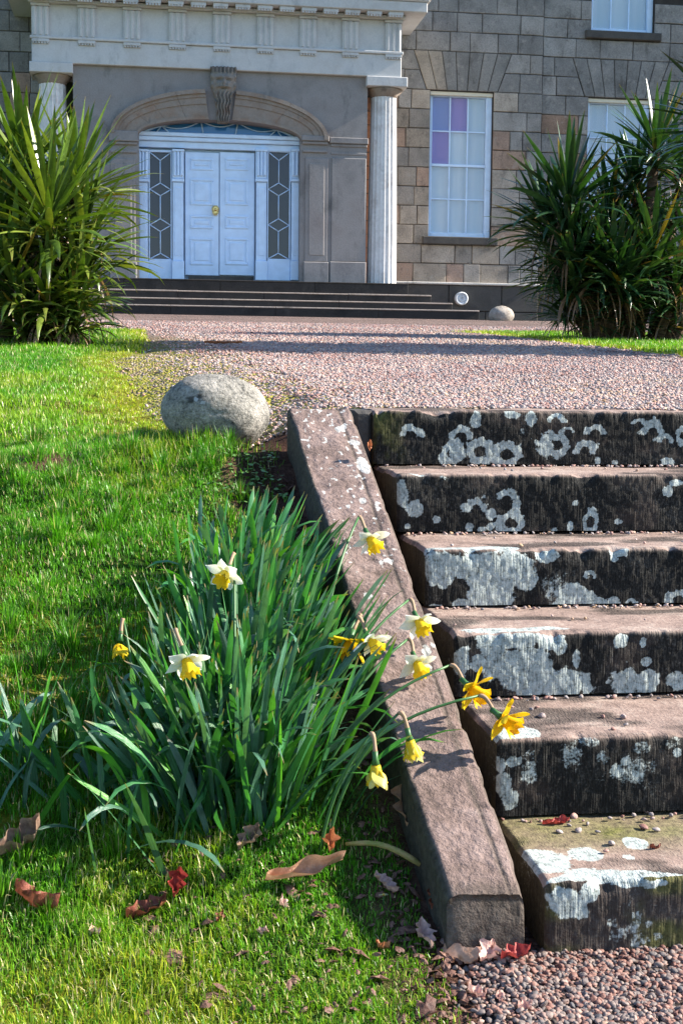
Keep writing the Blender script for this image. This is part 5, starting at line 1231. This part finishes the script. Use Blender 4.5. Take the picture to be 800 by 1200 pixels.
def pebbles(name, P, size, label, cat='gravel', flat=.7, mat='pebble'):
    n = len(P); me = bpy.data.meshes.new(name); me.vertices.add(n); me.vertices.foreach_set('co', np.asarray(P, np.float32).ravel())
    sz = np.stack([size*rng.uniform(.75, 1.3, n), size*rng.uniform(.7, 1.1, n), size*flat*rng.uniform(.7, 1.1, n)], -1)
    for nm, ty, k, v in (('pick', 'INT', 'value', rng.integers(0, 5, n).astype(np.int32)), ('rnd', 'FLOAT', 'value', np.clip(rng.random(n)*.85+.7*(fbm(np.asarray(P)[:, 0]*1.6, np.asarray(P)[:, 1]*1.1, 141, 4)-.5)+.07, 0, 1).astype(np.float32)), ('size', 'FLOAT_VECTOR', 'vector', sz.astype(np.float32).ravel()), ('rot', 'FLOAT_VECTOR', 'vector', np.stack([rng.normal(0, .35, n), rng.normal(0, .35, n), rng.uniform(0, 6.28, n)], -1).astype(np.float32).ravel())):
        a = me.attributes.new(nm, ty, 'POINT'); a.data.foreach_set(k, v)
    me.materials.append(M[mat]); o = link(name, me); md = o.modifiers.new('pebbles', 'NODES'); md.node_group = PG[mat]; return tag(o, label, cat, kind='stuff')
x = rng.uniform(.42, 1.5, 26000); y = rng.uniform(1.75, 2.46, 26000); e_ = x-.50-.03*(fbm(x*9, y*9, 71)-.5)+.25*sst(2.0, 2.4, y)*0
ex_ = np.interp(y, [1.9, 2.2, 2.36, 2.43], [.55, .57, .58, .56]); kp = rng.random(len(x)) < sst(-.05, .09, x-ex_)*.8
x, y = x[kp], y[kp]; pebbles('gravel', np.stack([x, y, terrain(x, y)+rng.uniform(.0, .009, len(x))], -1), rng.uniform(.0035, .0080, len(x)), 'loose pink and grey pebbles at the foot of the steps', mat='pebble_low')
def drive_pts(n, y0, y1, wl, s0, s1):
    y = rng.uniform(y0, y1, n); x = rng.uniform(-.13, .44, n)*y+rng.uniform(-.4, .4, n); d = lawn_d(x, y); kp = (rng.random(n) < sst(.05, -.75, d)*np.clip(.25+1.3*fbm(x*2.2, y*1.5, 150, 4), .3, 1)) & ~((x > STEP_X0-.05) & (y < 4.63)) & ~((x > .44) & (x < .70) & (y < 4.40))
    x, y = x[kp], y[kp]; return np.stack([x, y, terrain(x, y)+rng.uniform(.0, .010, len(x))], -1), s0+(s1-s0)*rng.random(len(x))**1.7*1.25
A = [drive_pts(80000, 4.42, 7.0, 0, .0038, .0085), drive_pts(95000, 7.0, 11, 0, .005, .010), drive_pts(70000, 11, 20, 0, .008, .014)]
pebbles('gravel', np.concatenate([a[0] for a in A]), np.concatenate([a[1] for a in A]), 'loose pinkish gravel of the drive above the steps')
P = []; Sx = []
for i in range(1, 6):
    n1 = 150; xx = rng.uniform(STEP_X0+.03, 2.4, n1); off = np.abs(rng.normal(0, .018, n1)); P.append(np.stack([xx, SY[i-1]-.006-off, np.full(n1, SZ[i]+.004)], -1)); Sx.append(rng.uniform(.003, .0075, n1)*np.where(off < .02, 1, .8))
    n1 = 14; xx = rng.uniform(STEP_X0+.03, 2.2, n1); P.append(np.stack([xx, rng.uniform(SY[i]+.03, SY[i-1]-.02, n1), np.full(n1, SZ[i]+.004)], -1)); Sx.append(rng.uniform(.003, .0065, n1))
for cx_, cy_, i, s_ in [(634, 841, 4, .010), (730, 842, 4, .009), (706, 841, 4, .006), (655, 977, 5, .009), (677, 975, 5, .010), (768, 974, 5, .009), (753, 971, 5, .009), (716, 990, 5, .008), (672, 959, 5, .010), (757, 952, 5, .008)]:
    p = at_z(cx_, cy_, SZ[i]); P.append(np.array([[p[0], p[1], SZ[i]+s_*.45]])); Sx.append(np.array([s_]))
pebbles('loose_pebbles', np.concatenate(P), np.concatenate(Sx), 'small pebbles caught on the treads against the risers', 'pebbles')
